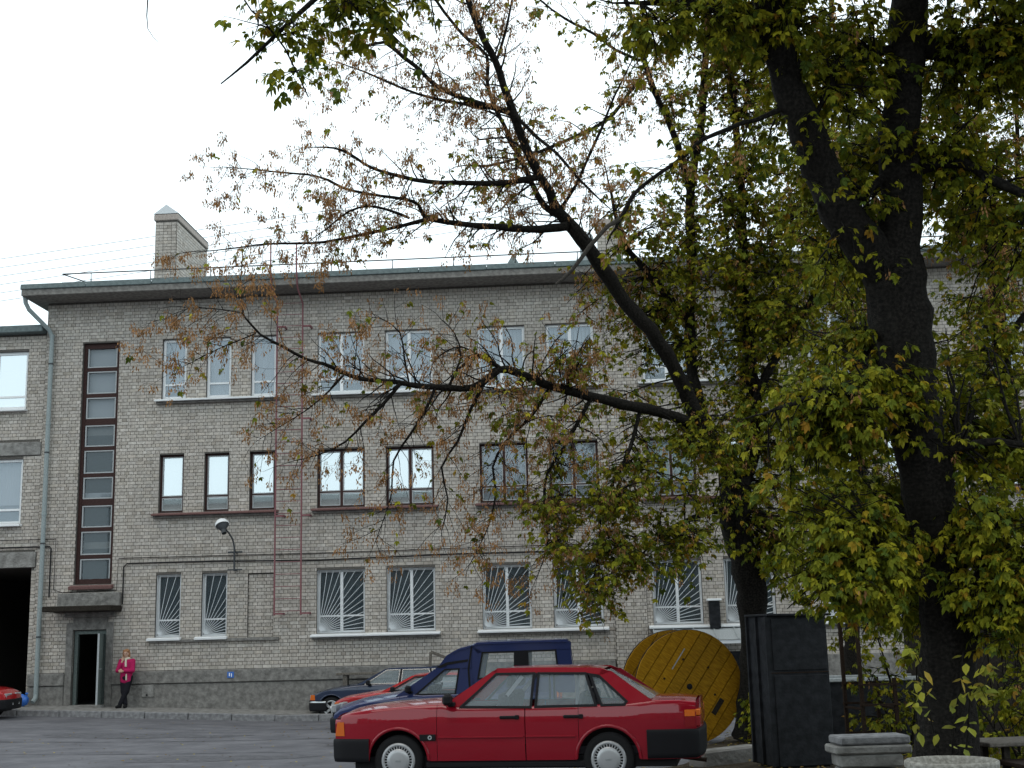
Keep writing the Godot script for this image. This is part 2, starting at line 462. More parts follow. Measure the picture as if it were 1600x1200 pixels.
# white bars that fan out from the lower left corner, in front of a ground floor window
func fan_grille(w: Node3D, W: float, H: float) -> void:
	var z := 0.12
	var b := MB.new(); var r := 0.011
	for s in [[Vector3(.02, .02, z), Vector3(W - .02, .02, z)], [Vector3(.02, H - .02, z), Vector3(W - .02, H - .02, z)], [Vector3(.02, .02, z), Vector3(.02, H - .02, z)], [Vector3(W - .02, .02, z), Vector3(W - .02, H - .02, z)]]: b.rod(s[0], s[1], r, 4)
	part("grille_frame", b, M.whitemetal, w)
	var n := 15 if W > 1.0 else 12
	var o := Vector3(.05, .05, z)
	for i in n:
		var a := deg_to_rad(4.0 + 84.0 * i / (n - 1))
		var t := minf((W - .07) / maxf(cos(a), .001), (H - .07) / maxf(sin(a), .001))
		var g := MB.new(); g.rod(o + Vector3(cos(a), sin(a), 0) * .05, o + Vector3(cos(a), sin(a), 0) * t, .0085, 4)
		part("grille_bar", g, M.whitemetal, w)

func main_building() -> void:
	var B := thing("office_building", "long three storey grey brick building with a green metal eaves line", "building", Vector3.ZERO)
	var x0 := -16.42; var x1 := 19.0; var top := 12.1
	var cols := [[-12.81, -12.07], [-11.45, -10.7], [-10.09, -9.33]]
	var wide := []
	var g := 0.0
	for gx in [-8.07, -3.27, 1.58, 6.4, 11.2, 16.0]:
		for k in 2: wide.append([gx + k * 2.04, gx + k * 2.04 + 1.41])
	var rows := [[1.97, 3.77], [5.58, 7.3], [8.99, 10.82]]
	var holes := []; var made := []
	for f in 3:
		for i in 3:
			var c: Array = cols[i]
			var h := Rect2(c[0], rows[f][0], c[1] - c[0], rows[f][1] - rows[f][0])
			if f == 0 and i == 2: continue
			holes.append(h); made.append([h, f, false, i])
		for i in wide.size():
			var c: Array = wide[i]
			var h := Rect2(c[0], rows[f][0], c[1] - c[0], rows[f][1] - rows[f][0])
			holes.append(h); made.append([h, f, true, i])
	var niche := Rect2(-10.09, 1.9, .76, 1.85)
	var stair := Rect2(-15.27, 3.55, 1.13, 7.25)
	var door := Rect2(-15.2, -.1, .98, 2.33)
	var all := holes + [niche, stair, door]
	var deep := 0.26
	var b := MB.new()
	holed(b, x0, x1, -.5, top, WZ, holes + [stair, door, niche], deep)
	# the left gable end and the closed back of the block
	b.quad(Vector3(x0, -.5, -49), Vector3(x0, -.5, WZ), Vector3(x0, top, WZ), Vector3(x0, top, -49))
	b.quad(Vector3(x1, -.5, WZ), Vector3(x1, -.5, -49), Vector3(x1, top, -49), Vector3(x1, top, WZ))
	b.quad(Vector3(x1, -.5, -49), Vector3(x0, -.5, -49), Vector3(x0, top, -49), Vector3(x1, top, -49))
	var wall := part("wall", b, M.mortar, B)
	bricks(wall, x0 + .005, x1, 1.03, top - .02, WZ, all, Rect2(-8.9, 1.0, 4.9, .98), [], 11)
	# bricked-up niche, set back by half a brick
	var nb := Node3D.new(); nb.name = "bricked_up_window"; B.add_child(nb)
	var m := MB.new()
	holed(m, niche.position.x, niche.end.x, niche.position.y, niche.end.y, WZ - .075, [], 0)
	part("backing", m, M.mortar, nb)
	bricks(nb, niche.position.x + .002, niche.end.x - .002, niche.position.y, niche.end.y, WZ - .07, [], Rect2(0, 0, 0, 0), [], 12)
	# rooms behind the glass: floors, a corridor wall and cross walls keep them dark
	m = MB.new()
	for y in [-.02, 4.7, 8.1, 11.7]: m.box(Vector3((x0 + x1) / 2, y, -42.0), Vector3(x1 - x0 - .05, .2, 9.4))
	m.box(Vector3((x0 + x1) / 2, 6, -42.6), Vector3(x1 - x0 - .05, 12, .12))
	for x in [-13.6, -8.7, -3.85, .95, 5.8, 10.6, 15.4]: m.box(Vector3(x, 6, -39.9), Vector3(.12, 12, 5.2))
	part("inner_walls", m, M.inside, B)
	for e in made:
		var h: Rect2 = e[0]; var w: Node3D
		var big: bool = e[2]
		var mull := [.5] if big else []
		match e[1]:
			0:
				w = window(B, h, WZ - .17, M.white, M.darkpane, mull, [.27], .065)
				fan_grille(w, h.size.x, h.size.y)
			1:
				var green: bool = big and e[3] == 4
				w = window(B, h, WZ - .15, M.brown, M.pane if green or e[3] == 2 and big or e[3] == 3 and big else M.oldpane, mull, [.27], .06, M.sash, M.greenblind if green else null, .3)
			2:
				w = window(B, h, WZ - .13, M.white, M.pane, mull, [.24], .075, null, M.blind, .0 if e[3] % 3 else .18, big and e[3] in [2, 3, 5])
	# sills: one ledge under each group of windows
	for f in 3:
		var groups := [[-12.95, -9.2]]
		for gx in [-8.07, -3.27, 1.58, 6.4, 11.2, 16.0]: groups.append([gx - .14, gx + 2.04 + 1.55])
		for q in groups:
			var y: float = rows[f][0]
			if f == 0 and q[0] < -9:
				for k in [[-13.0, -12.02], [-11.6, -10.66]]:
					m = MB.new(); m.cbox(Vector3((k[0] + k[1]) / 2, y - .045, WZ + .03), Vector3(k[1] - k[0], .075, .3), .01, Basis(Vector3.RIGHT, .12)); part("sill", m, M.white, B)
				m = MB.new(); m.cbox(Vector3(-11.05, 1.86, WZ + .03), Vector3(3.8, .09, .14), .012); part("ledge", m, M.plaster, B)
				continue
			m = MB.new(); m.cbox(Vector3((q[0] + q[1]) / 2, y - .05, WZ + .045), Vector3(q[1] - q[0], .06, .42), .012, Basis(Vector3.RIGHT, .16))
			part("sill", m, M.brownsill if f == 1 else M.white, B)
			m = MB.new(); m.cbox(Vector3((q[0] + q[1]) / 2, y - .13, WZ + .04), Vector3(q[1] - q[0] - .03, .08, .2), .012); part("ledge", m, M.plaster, B)
	# tall stair window: brown posts and nine lights one above the other
	var S := Node3D.new(); S.name = "stair_window"; B.add_child(S); S.position = Vector3(stair.position.x, stair.position.y, WZ - .16)
	m = MB.new(); var fw := .1
	for x in [fw / 2, stair.size.x - fw / 2]: m.box(Vector3(x, stair.size.y / 2, 0), Vector3(fw, stair.size.y - .005, .14))
	var nl := 9; var lh := stair.size.y / nl
	for i in nl + 1: m.box(Vector3(stair.size.x / 2, clampf(i * lh, .06, stair.size.y - .06), 0), Vector3(stair.size.x - 2 * fw, .12 if i % 3 else .2, .12))
	part("frame", m, M.brown, S)
	for i in nl:
		var ya := i * lh + (.1 if i % 3 == 0 else .06) + (.02 if i == 0 else .0); var yb := (i + 1) * lh - (.1 if (i + 1) % 3 == 0 else .06) - (.02 if i == nl - 1 else .0)
		m = MB.new(); m.quad(Vector3(fw, ya, 0), Vector3(stair.size.x - fw, ya, 0), Vector3(stair.size.x - fw, yb, .003), Vector3(fw, yb, .003)); part("pane", m, M.darkpane, S)
		m = MB.new(); var e := .035
		for x in [fw + e / 2 + .02, stair.size.x - fw - e / 2 - .005]: m.box(Vector3(x, (ya + yb) / 2, .03), Vector3(e, yb - ya, .05))
		for y in [ya + e / 2, yb - e / 2]: m.box(Vector3(stair.size.x / 2, y, .031), Vector3(stair.size.x - 2 * fw - .08, e, .05))
		part("sash", m, M.sash, S)
		if i == 3 or i > 5:
			m = MB.new(); m.box(Vector3(stair.size.x / 2, ya + (yb - ya) * (.15 if i == 3 else .5), -.12), Vector3(stair.size.x - .2, (yb - ya) * (.3 if i == 3 else 1.0), .01)); part("blind", m, M.blind, S)
	m = MB.new(); m.cbox(Vector3(-14.72, 3.47, WZ + .04), Vector3(1.3, .1, .3), .01, Basis(Vector3.RIGHT, .2)); part("sill", m, M.brownsill, B)
	# plinth in two steps, open at the door
	for k in [[-16.5, -15.42], [-14.02, .46]]:
		m = MB.new(); m.cbox(Vector3((k[0] + k[1]) / 2, .85, WZ + .045), Vector3(k[1] - k[0], .36, .15), .02); part("plinth_band", m, M.plaster, B)
		m = MB.new(); m.cbox(Vector3((k[0] + k[1]) / 2, .09, WZ + .02), Vector3(k[1] - k[0] - .01, 1.13, .12), .02); part("plinth", m, M.plaster, B)
	m = MB.new(); m.cbox(Vector3(10.2, .3, WZ + .02), Vector3(17.6, 1.5, .12), .02); part("plinth", m, M.plaster, B)
	# flat brick pier beside the basement steps
	m = MB.new(); m.box(Vector3(.95, 5.8, WZ + .02), Vector3(.92, 12.5, .06)); var pier := part("pier", m, M.mortar, B)
	bricks(pier, .5, 1.4, -.4, top - .02, WZ + .05, [], Rect2(0, 0, 0, 0), [], 13)
	# door surround, frame, the leaf standing open, dark hall behind
	m = MB.new(); m.cbox(Vector3(-15.31, 1.05, WZ + .03), Vector3(.2, 2.8, .1), .01); m.cbox(Vector3(-14.12, 1.05, WZ + .03), Vector3(.2, 2.8, .1), .01); m.cbox(Vector3(-14.71, 2.42, WZ + .032), Vector3(1.02, .36, .1), .01)
	part("door_surround", m, M.plaster, B)
	m = MB.new()
	for x in [-15.14, -14.28]: m.box(Vector3(x, 1.1, WZ - .1), Vector3(.1, 2.24, .12))
	m.box(Vector3(-14.71, 2.17, WZ - .1), Vector3(.76, .1, .12)); part("door_frame", m, M.doorgreen, B)
	var D := Node3D.new(); D.name = "door"; B.add_child(D); D.position = Vector3(-14.34, .13, WZ - .03); D.rotation.y = 1.78
	m = MB.new(); m.cbox(Vector3(-.39, 1.0, 0), Vector3(.78, 1.98, .045), .006); part("leaf", m, M.doorgreen, D)
	m = MB.new(); m.box(Vector3(-.785, 1.0, 0), Vector3(.02, 1.98, .05)); part("edge_strip", m, M.galv, D)
	m = MB.new(); m.rod(Vector3(-.7, 1.0, .07), Vector3(-.6, 1.0, .07), .012); m.rod(Vector3(-.7, 1.0, .0), Vector3(-.7, 1.0, .07), .01); part("handle", m, M.galv, D)
	m = MB.new(); m.cbox(Vector3(-14.71, .02, WZ + .02), Vector3(1.0, .2, .5), .02); part("door_step", m, M.concrete, B)
	# canopy over the door: a slab on a deeper plaster beam
	m = MB.new(); m.cbox(Vector3(-14.8, 2.83, WZ + .45), Vector3(2.0, .16, .95), .02); part("door_canopy", m, M.darkwood, B)
	m = MB.new(); m.cbox(Vector3(-14.75, 3.1, WZ + .09), Vector3(1.85, .4, .2), .02); part("plaster_band", m, M.plaster, B)
	m = MB.new(); m.cbox(Vector3(-14.7, 2.68, WZ + .07), Vector3(1.5, .16, .2), .02); part("plaster_band", m, M.plaster, B)
	# eaves: concrete cornice slab, metal edge in lengths, roof deck
	m = MB.new(); m.cbox(Vector3(1.38, 12.19, -42.1), Vector3(36.44, .19, 12.2), .015); part("cornice", m, M.cornice, B)
	var R := MB.new(); R.box(Vector3(1.38, 12.34, -42.1), Vector3(36.36, .1, 12.1)); var roof := part("roof", R, M.roofmetal, B)
	var sh := MB.new(); sh.cbox(Vector3.ZERO, Vector3(1.985, .16, .05), .012)
	var shm := sh.mesh()
	for i in 19:
		var s := put("edge_sheet", shm, M.roofmetal, roof)
		s.position = Vector3(-15.86 + i * 2.0, 12.365 + rng.randf_range(-.008, .008), -35.985 + rng.randf_range(0, .012)); s.rotation.z = rng.randf_range(-.004, .004); s.rotation.x = -.12
	# chimneys on the roof
	for ch in [[-13.0, 15.0, -39.1, .68, 3.1, 3.2, "ridge"], [.8, 14.35, -38.4, .75, .8, 2.4, "none"]]:
		var C := Node3D.new(); C.name = "chimney"; roof.add_child(C, true)
		C.position = Vector3(ch[0], 12.43, ch[2])
		var hh: float = ch[1] - 12.43
		m = MB.new(); m.box(Vector3(0, hh / 2, 0), Vector3(ch[3], hh, ch[4]))
		var cb := MB.new()
		var yy := .0
		var cr := RandomNumberGenerator.new(); cr.seed = 5
		var k := 0
		while yy < hh - .3:
			for side in 2:
				var ln: float = ch[3] if side == 0 else ch[4]
				var st := .26 if k % 2 == side else .13
				var x := -ln / 2
				while x < ln / 2 - .02:
					var ww := minf(st, ln / 2 - x) - .013
					var tn: Color = tones[tone(cr)]; cb.col = tn
					if side == 0: cb.box(Vector3(x + ww / 2, yy + .045, ch[4] / 2), Vector3(ww, .087, .03))
					else: cb.box(Vector3(ch[3] / 2, yy + .045, -x - ww / 2), Vector3(.03, .087, ww))
					x += st
			yy += .1; k += 1
		C.set_meta("label", "brick chimney stack on the roof")
		part("stack", m, M.mortar, C)
		m = MB.new(); m.cbox(Vector3(0, hh - .12, 0), Vector3(ch[3] + .1, .2, ch[4] + .1), .02); part("collar", m, M.palebrick, C)
		var cw := part("brickwork", cb, M.brick, C); cw.set_meta("kind", "stuff")
		if ch[6] == "ridge":
			m = MB.new(); m.prism([Vector2(-.4, 0), Vector2(.4, 0), Vector2(0, .3)], Transform3D(Basis(), Vector3(0, hh, -1.6)), 3.2); part("cap", m, M.whitemetal, C)
	m = MB.new(); m.lathe([Vector2(.14, 0), Vector2(.14, 1.3), Vector2(.3, 1.32), Vector2(.26, 1.5), Vector2(.02, 1.66)], Transform3D(Basis(Vector3.RIGHT, -PI / 2), Vector3(.02, 12.4, -38.2)), 14); part("roof_vent", m, M.galv, roof)
	m = MB.new(); m.tri(Vector3(-2.5, 12.4, -36.9), Vector3(-1.8, 12.4, -36.9), Vector3(-2.15, 13.15, -37.3)); m.tri(Vector3(-1.8, 12.4, -36.9), Vector3(-1.8, 12.4, -37.7), Vector3(-2.15, 13.15, -37.3)); m.tri(Vector3(-2.5, 12.4, -37.7), Vector3(-2.5, 12.4, -36.9), Vector3(-2.15, 13.15, -37.3)); m.tri(Vector3(-1.8, 12.4, -37.7), Vector3(-2.5, 12.4, -37.7), Vector3(-2.15, 13.15, -37.3)); part("roof_vent", m, M.roofmetal, roof)
	# railing along the eaves
	var rl := thing("roof_railing", "thin dark metal railing along the roof edge", "railing", Vector3(0, 12.43, -36.7))
	for y in [.22, .5]:
		m = MB.new(); m.rod(Vector3(-15.9, y, 0), Vector3(18.6, y, 0), .02, 4); part("rail", m, M.rail, rl)
		m = MB.new(); m.rod(Vector3(-15.9, y, 0), Vector3(-15.3, y, -1.6), .02, 4); part("rail", m, M.rail, rl)
	for i in 19:
		m = MB.new(); m.rod(Vector3(-15.0 + i * 1.85, 0, 0), Vector3(-15.0 + i * 1.85, .5, 0), .013, 4); m.rod(Vector3(-15.08 + i * 1.85, 0, -.3), Vector3(-15.0 + i * 1.85, .4, 0), .01, 4); part("post", m, M.rail, rl)
	# lean-to sheet roof over the basement steps
	var L := thing("basement_canopy", "pale sheet metal lean-to roof over basement steps behind the cable drum", "canopy", Vector3.ZERO)
	for i in 5:
		m = MB.new(); var x := 1.55 + i * .56
		m.quad(Vector3(x, 1.52, -35.6), Vector3(x + .55, 1.52, -35.6), Vector3(x + .55, 1.86, WZ + .06), Vector3(x, 1.86, WZ + .06)); m.box(Vector3(x, 1.71, -36.3), Vector3(.03, .04, 1.42), Basis(Vector3.RIGHT, .246)); part("roof_sheet", m, M.galv, L)
	m = MB.new(); m.cbox(Vector3(2.95, 1.46, -35.65), Vector3(2.85, .1, .06), .01); part("front_rail", m, M.whitemetal, L)
	for x in [1.65, 4.25]:
		m = MB.new(); m.box(Vector3(x, .5, -35.7), Vector3(.12, 1.84, .12)); part("post", m, M.plaster, L)
	m = MB.new(); m.box(Vector3(2.95, .4, -36.2), Vector3(2.5, 1.6, .1)); part("back_panel", m, M.steel, L)

func wing() -> void:
	var B := thing("gateway_wing", "lower brick wing with a dark vehicle passage beside the downpipe", "building")
	var z := WZ - .04; var x0 := -34.0; var x1 := -16.425; var top := 11.2
	var holes := []
	for y in [[5.39, 7.34], [8.86, 10.64]]:
		for x in [-18.99, -22.6, -26.2, -30.0]: holes.append(Rect2(x, y[0], 2.0, y[1] - y[0]))
	var gate := Rect2(-20.8, -.4, 4.22, 4.5)
	var m := MB.new()
	holed(m, x0, x1, -.5, top, z, holes + [gate], .3)
	m.quad(Vector3(x0, -.5, -48), Vector3(x0, -.5, z), Vector3(x0, top, z), Vector3(x0, top, -48)); m.quad(Vector3(x1, -.5, -48), Vector3(x0, -.5, -48), Vector3(x0, top, -48), Vector3(x1, top, -48))
	var wall := part("wall", m, M.mortar, B)
	bricks(wall, -22.0, x1 - .01, .1, top, z, holes + [gate, Rect2(-34, 4.08, 17.5, .5), Rect2(-34, 7.42, 17.5, .42)], Rect2(0, 0, 0, 0), [], 21)
	m = MB.new(); m.cbox(Vector3(-25.2, 4.32, z + .02), Vector3(17.5, .46, .1), .015); part("lintel_beam", m, M.concrete, B)
	m = MB.new(); m.cbox(Vector3(-25.2, 7.63, z + .01), Vector3(17.5, .4, .08), .015); part("lintel_beam", m, M.concrete, B)
	m = MB.new()
	m.box(Vector3(-16.5, 1.85, -42.4), Vector3(.14, 4.7, 10.0)); m.box(Vector3(-20.87, 1.85, -42.4), Vector3(.14, 4.7, 10.0)); m.box(Vector3(-18.7, 4.2, -42.5), Vector3(4.3, .12, 10.0)); m.box(Vector3(-18.7, 1.85, -47.5), Vector3(4.3, 4.7, .12))
	part("passage", m, M.mortar, B)
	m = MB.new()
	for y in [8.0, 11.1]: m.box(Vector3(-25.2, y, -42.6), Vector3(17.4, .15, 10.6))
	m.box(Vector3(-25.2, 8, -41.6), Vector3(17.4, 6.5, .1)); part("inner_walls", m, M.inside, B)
	for h in holes: window(B, h, z - .12, M.white, M.oldpane if h.position.y > 8 else M.pane, [.5], [.22], .085, null, M.blind if h.position.y < 8 else null, .3)
	for h in holes:
		m = MB.new(); m.cbox(Vector3(h.get_center().x, h.position.y - .05, z + .04), Vector3(2.1, .07, .3), .01); part("sill", m, M.white, B)
	m = MB.new(); m.cbox(Vector3(-25.3, 11.27, -42.3), Vector3(17.7, .22, 11.2), .02); part("roof", m, M.roofmetal, B)

# the block across the yard, behind the camera: the panes mirror its roofline
func far_block() -> void:
	var B := thing("brick_block", "plain brick block across the yard behind the viewer, mirrored in the windows", "building", Vector3(0, 0, 24))
	var m := MB.new(); m.box(Vector3(-6, 6.2, 6), Vector3(64, 12.6, 12)); part("wall", m, M.farbrick, B)
	m = MB.new(); m.box(Vector3(-6, 12.7, 6), Vector3(65, .4, 13)); part("roof", m, M.roofmetal, B)
	for f in 4:
		for i in 18:
			m = MB.new(); m.box(Vector3(-36 + i * 3.5, 1.9 + f * 3.1, .0), Vector3(1.5, 1.7, .06)); part("window", m, M.black, B)

func wall_fixtures() -> void:
	var m: MB
	# downpipe with its bent head, in lengths
	var P := thing("downpipe", "grey-green drainpipe running down the corner from the eaves", "pipe")
	m = MB.new(); m.tube([Vector3(-16.8, 12.2, -36.2), Vector3(-16.8, 11.95, -36.25), Vector3(-16.72, 11.75, -36.33), Vector3(-16.28, 11.22, -36.8), Vector3(-16.2, 11.0, -36.86)], [.08, .065, .065, .065, .065], 10); part("elbow", m, M.pipe, P)
	for i in 4:
		m = MB.new(); var y := 11.05 - i * 2.7; var yb := maxf(y - 2.72, .42)
		m.rod(Vector3(-16.2, y, -36.86), Vector3(-16.2, yb, -36.86), .066 + .002 * (i % 2), 10); m.rod(Vector3(-16.2, y + .02, -36.86), Vector3(-16.2, y - .05, -36.86), .078, 10); part("pipe_length", m, M.pipe, P)
		m = MB.new(); m.rod(Vector3(-16.2, y - .9, -36.86), Vector3(-16.2, y - .86, -36.86), .08, 8); m.box(Vector3(-16.2, y - .88, -36.95), Vector3(.03, .04, .12)); part("bracket", m, M.rail, P)
	m = MB.new(); m.tube([Vector3(-16.2, .45, -36.86), Vector3(-16.2, .34, -36.84), Vector3(-16.24, .24, -36.74)], [.066, .066, .07], 10); part("shoe", m, M.pipe, P)
	# fire ladder
	var L := thing("fire_ladder", "faded red steel ladder fixed to the brick wall up to the roof", "ladder")
	for x in [-9.24, -8.47]:
		m = MB.new(); m.tube([Vector3(x, 2.5, -36.72), Vector3(x, 11.7, -36.72), Vector3(x, 12.0, -36.0), Vector3(x, 12.5, -35.86), Vector3(x, 13.3, -35.86), Vector3(x, 13.45, -36.2)], [.026, .026, .026, .026, .022, .02], 6); part("stringer", m, M.ladder, L)
	var rg := MB.new(); rg.rod(Vector3(-9.24, 0, -36.72), Vector3(-8.47, 0, -36.72), .011, 5)
	var rgm := rg.mesh()
	for i in 27: put("rung", rgm, M.ladder, L).position.y = 2.62 + i * .35
	for y in [2.55, 5.35, 8.2, 11.0]:
		for x in [-9.24, -8.47]:
			m = MB.new(); m.box(Vector3(x + .12, y, -36.72), Vector3(.26, .05, .05)); m.box(Vector3(x + .22, y, -36.86), Vector3(.05, .05, .3)); part("bracket", m, M.ladder, L)
	# yard lamp on a swan neck
	var Y := thing("wall_lamp", "white domed lamp on a bent pole bracketed to the wall", "lamp")
	m = MB.new(); m.tube([Vector3(-10.43, 3.8, -36.75), Vector3(-10.44, 4.5, -36.75), Vector3(-10.48, 4.72, -36.7), Vector3(-10.56, 4.9, -36.55), Vector3(-10.62, 4.98, -36.42)], [.028, .028, .026, .024, .03], 8); part("pole", m, M.rail, Y)
	for y in [3.84, 4.35]:
		m = MB.new(); m.box(Vector3(-10.43, y, -36.8), Vector3(.42, .04, .05)); m.box(Vector3(-10.43, y, -36.88), Vector3(.06, .05, .22)); part("bracket", m, M.rail, Y)
	var T := Transform3D(Basis(Vector3(1, 0, 0), -PI / 2 - .45) * Basis(Vector3.UP, -.35), Vector3(-10.68, 5.1, -36.3))
	m = MB.new(); m.lathe([Vector2(.2, -.02), Vector2(.205, .0), Vector2(.2, .05), Vector2(.16, .12), Vector2(.1, .165), Vector2(.02, .18)], T, 16); part("hood", m, M.white, Y)
	m = MB.new(); m.lathe([Vector2(.01, -.2), Vector2(.08, -.18), Vector2(.13, -.1), Vector2(.17, -.02)], T, 14); part("glass_bowl", m, M.rail, Y)
	m = MB.new(); m.lathe([Vector2(.07, -.3), Vector2(.075, -.16), Vector2(.04, -.1)], T, 10); part("lamp_holder", m, M.rail, Y)
	# two cables clipped to the brickwork
	var C := [[[-34, 4.9], [-15.85, 4.9], [-15.85, 3.42], [-15.6, 3.33], [-13.97, 3.36], [-13.93, 4.28], [-8, 4.26], [0, 4.3], [12, 4.3]], [[-34, 4.66], [-16.02, 4.68], [-15.98, 4.62], [-15.98, 3.2]], [[-13.78, 2.95], [-13.78, 4.02], [-13.68, 4.12], [-11, 4.11], [-8, 4.06], [-4, 4.12], [0, 4.1], [12, 4.12]]]
	var lb := ["thin dark cable looping round the stair window", "thick dark cable dropping beside the downpipe", "thick dark cable running above the ground floor windows"]
	for i in 3:
		m = MB.new()
		var pts := []; var rd := []
		for p in C[i]: pts.append(Vector3(p[0], p[1], -36.95)); rd.append(.012 if i == 0 else .021)
		m.tube(pts, rd, 5); tag(part("wall_cable", m, M.cable, self), lb[i], "cable")
	# overhead wires across the sky on the left
	var wl := ["topmost", "second from the top", "third from the top", "third from the bottom", "second from the bottom", "lowest"]
	for i in 6:
		m = MB.new(); var pts := []; var rd := []
		for k in 13:
			var u := k / 12.0
			pts.append(Vector3(-40 + 52 * u, 15.5 - i * .2 + 5.6 * u + .05 * i * u - .8 * u * (1 - u), -48 - .5 * i)); rd.append(.012)
		m.tube(pts, rd, 4); tag(part("overhead_wire", m, plain(lin(.2, .18, .19), .7), self), "thin overhead wire against the sky, %s of six" % wl[i], "wire", "wires over the roof")
	var wp := thing("wire_mast", "slim roof mast far left carrying the overhead wires", "mast", Vector3(-40, 11, -49.2))
	m = MB.new(); m.rod(Vector3(0, -11.3, 0), Vector3(0, 5, 0), .1, 8); part("pole", m, M.rail, wp)
	m = MB.new(); m.box(Vector3(0, 4.0, 0), Vector3(.1, 1.2, 3)); part("crossarm", m, M.rail, wp)
	# small plates on the plinth
	m = MB.new(); m.cbox(Vector3(-10.52, .87, -36.87), Vector3(.19, .17, .02), .004)
	var bp := thing("blue_plate", "small blue enamel plate with pale marks on the plinth", "plate")
	part("plate", m, M.blue, bp)
	m = MB.new(); m.box(Vector3(-10.55, .88, -36.857), Vector3(.03, .09, .006)); m.box(Vector3(-10.49, .86, -36.857), Vector3(.025, .1, .006)); part("marks", m, M.white, bp)
	var hb := thing("hatch_cover", "pale square service hatch low on the plinth by the woman", "hatch")
	m = MB.new(); m.cbox(Vector3(-12.93, .48, -36.9), Vector3(.34, .34, .03), .006); part("panel", m, M.concrete, hb)
	m = MB.new(); m.box(Vector3(-12.95, .36, -36.875), Vector3(.04, .05, .03)); part("latch", m, M.black, hb)
	var ac := thing("wall_box", "small dark wall box between two ground floor windows", "box")
	m = MB.new(); m.cbox(Vector3(3.28, 2.2, -36.8), Vector3(.3, .75, .3), .02); part("case", m, M.steel, ac)
	m = MB.new(); m.cbox(Vector3(3.28, 2.62, -36.78), Vector3(.4, .06, .4), .01); part("lid", m, M.white, ac)
	# blue bag at the foot of the pipe
	m = MB.new(); var rows := []
	for i in 9:
		var r := PackedVector3Array(); var a := PI * i / 8.0
		for j in 14:
			var t := TAU * j / 14.0; var q := 1.0 + .13 * sin(3 * t + i * 1.3) + .09 * sin(5 * t - i * 2.1)
			r.append(Vector3(sin(a) * cos(t) * .2 * q, .16 - cos(a) * .165 * (1 + .1 * sin(2 * t)), sin(a) * sin(t) * .15 * q))
		rows.append(r)
	m.grid(rows, true, true)
	var bg := thing("plastic_bag", "crumpled blue plastic bag at the foot of the downpipe", "bag", Vector3(-16.42, pave(-16.4, -36.4), -36.45))
	part("sack", m, M.blue, bg)
	m = MB.new(); m.tube([Vector3(.08, .24, .02), Vector3(.15, .3, .03), Vector3(.16, .36, .06)], [.05, .02, .045], 7); part("knot", m, M.blue, bg)

# ---------- vehicles ----------
# local axes: x from the nose to the tail, y up, z from the middle plane to either side
func along(p: Array, x: float) -> float:  # height of a polyline at x
	if x <= p[0].x: return p[0].y
	for i in p.size() - 1:
		if x <= p[i + 1].x: return lerpf(p[i].y, p[i + 1].y, (x - p[i].x) / maxf(p[i + 1].x - p[i].x, 1e-5))
	return p[-1].y
func inset(p: Array, w: float) -> Array:
	var out := []; var n := p.size(); var area := 0.0
	for i in n: area += p[i].cross(p[(i + 1) % n])
	var s := signf(area)
	for i in n:
		var a: Vector2 = p[(i + n - 1) % n]; var b: Vector2 = p[i]; var c: Vector2 = p[(i + 1) % n]
		var d1 := (b - a).normalized(); var d2 := (c - b).normalized()
		var n1 := Vector2(-d1.y, d1.x) * s; var n2 := Vector2(-d2.y, d2.x) * s
		var k := (n1 + n2) / (1.0 + n1.dot(n2))
		out.append(b + k * w)
	return out

class Car:
	var W := .83; var L := 4.4; var deck := []; var belt := .95; var roofy := 1.36; var wr := .6; var sill := .3
	var wheels := [.8, 3.35]; var wy := .3; var R := .36; var fa := .12; var ra := .10
	func hw(x: float, y: float, tops: float) -> float:
		var f := 1.0
		if x < .6: f -= fa * pow((.6 - x) / .6, 2.2)
		if x > L - .6: f -= ra * pow((x - L + .6) / .6, 2.2)
		if y > .77: f -= (y - .77) * .26
		else: f -= (.77 - y) * .045 + .12 * maxf(0.0, .45 - y)
		return W * f
	func bottom(x: float) -> float:
		for c in wheels:
			var d := absf(x - c)
			if d < R: return maxf(sill, wy + sqrt(R * R - d * d))
		return sill
	func side(p: Vector2, sg: float, off: float, wb: float) -> Vector3:  # point of the glasshouse side
		var t := (p.y - belt) / (roofy - belt)
		return Vector3(p.x, p.y, sg * (lerpf(wb, wr, clampf(t, -.5, 1.1)) + off))

func car_panel(b: MB, k: Car, top: Array, xa: float, xb: float, sg: float) -> void:
	var xs := [xa, xb]
	var n := int((xb - xa) / .07) + 1
	for i in range(1, n): xs.append(lerpf(xa, xb, float(i) / n))
	for c in k.wheels:
		for i in 25:
			var x: float = c - k.R * cos(PI * i / 24.0) * .9999
			if x > xa and x < xb: xs.append(x)
		for e in [c - k.R - .0005, c + k.R + .0005]:
			if e > xa and e < xb: xs.append(e)
	for p in top:
		if p.x > xa and p.x < xb: xs.append(p.x)
	xs.sort()
	var rows := []
	for x in xs:
		var y0 := k.bottom(x); var y1 := along(top, x)
		var r := PackedVector3Array()
		for j in 13:
			var y := lerpf(y0, y1, j / 12.0)
			r.append(Vector3(x, y, sg * k.hw(x, y, y1)))
		var rim := r[12]
		r.append(rim + Vector3(0, .012, -sg * .03))
		rows.append(r)
	b.grid(rows, false, sg > 0)
func car_deck(b: MB, k: Car, top: Array, xa: float, xb: float, crown := .05) -> void:
	var rows := []; var n := maxi(2, int((xb - xa) / .08))
	for i in n + 1:
		var x := lerpf(xa, xb, float(i) / n); var y := along(top, x); var w := k.hw(x, y, y) - .03
		var r := PackedVector3Array()
		for j in 13:
			var t := j / 6.0 - 1.0
			r.append(Vector3(x, y + .012 + crown * (1 - pow(absf(t), 2.6)), t * w))
		rows.append(r)
	b.grid(rows)
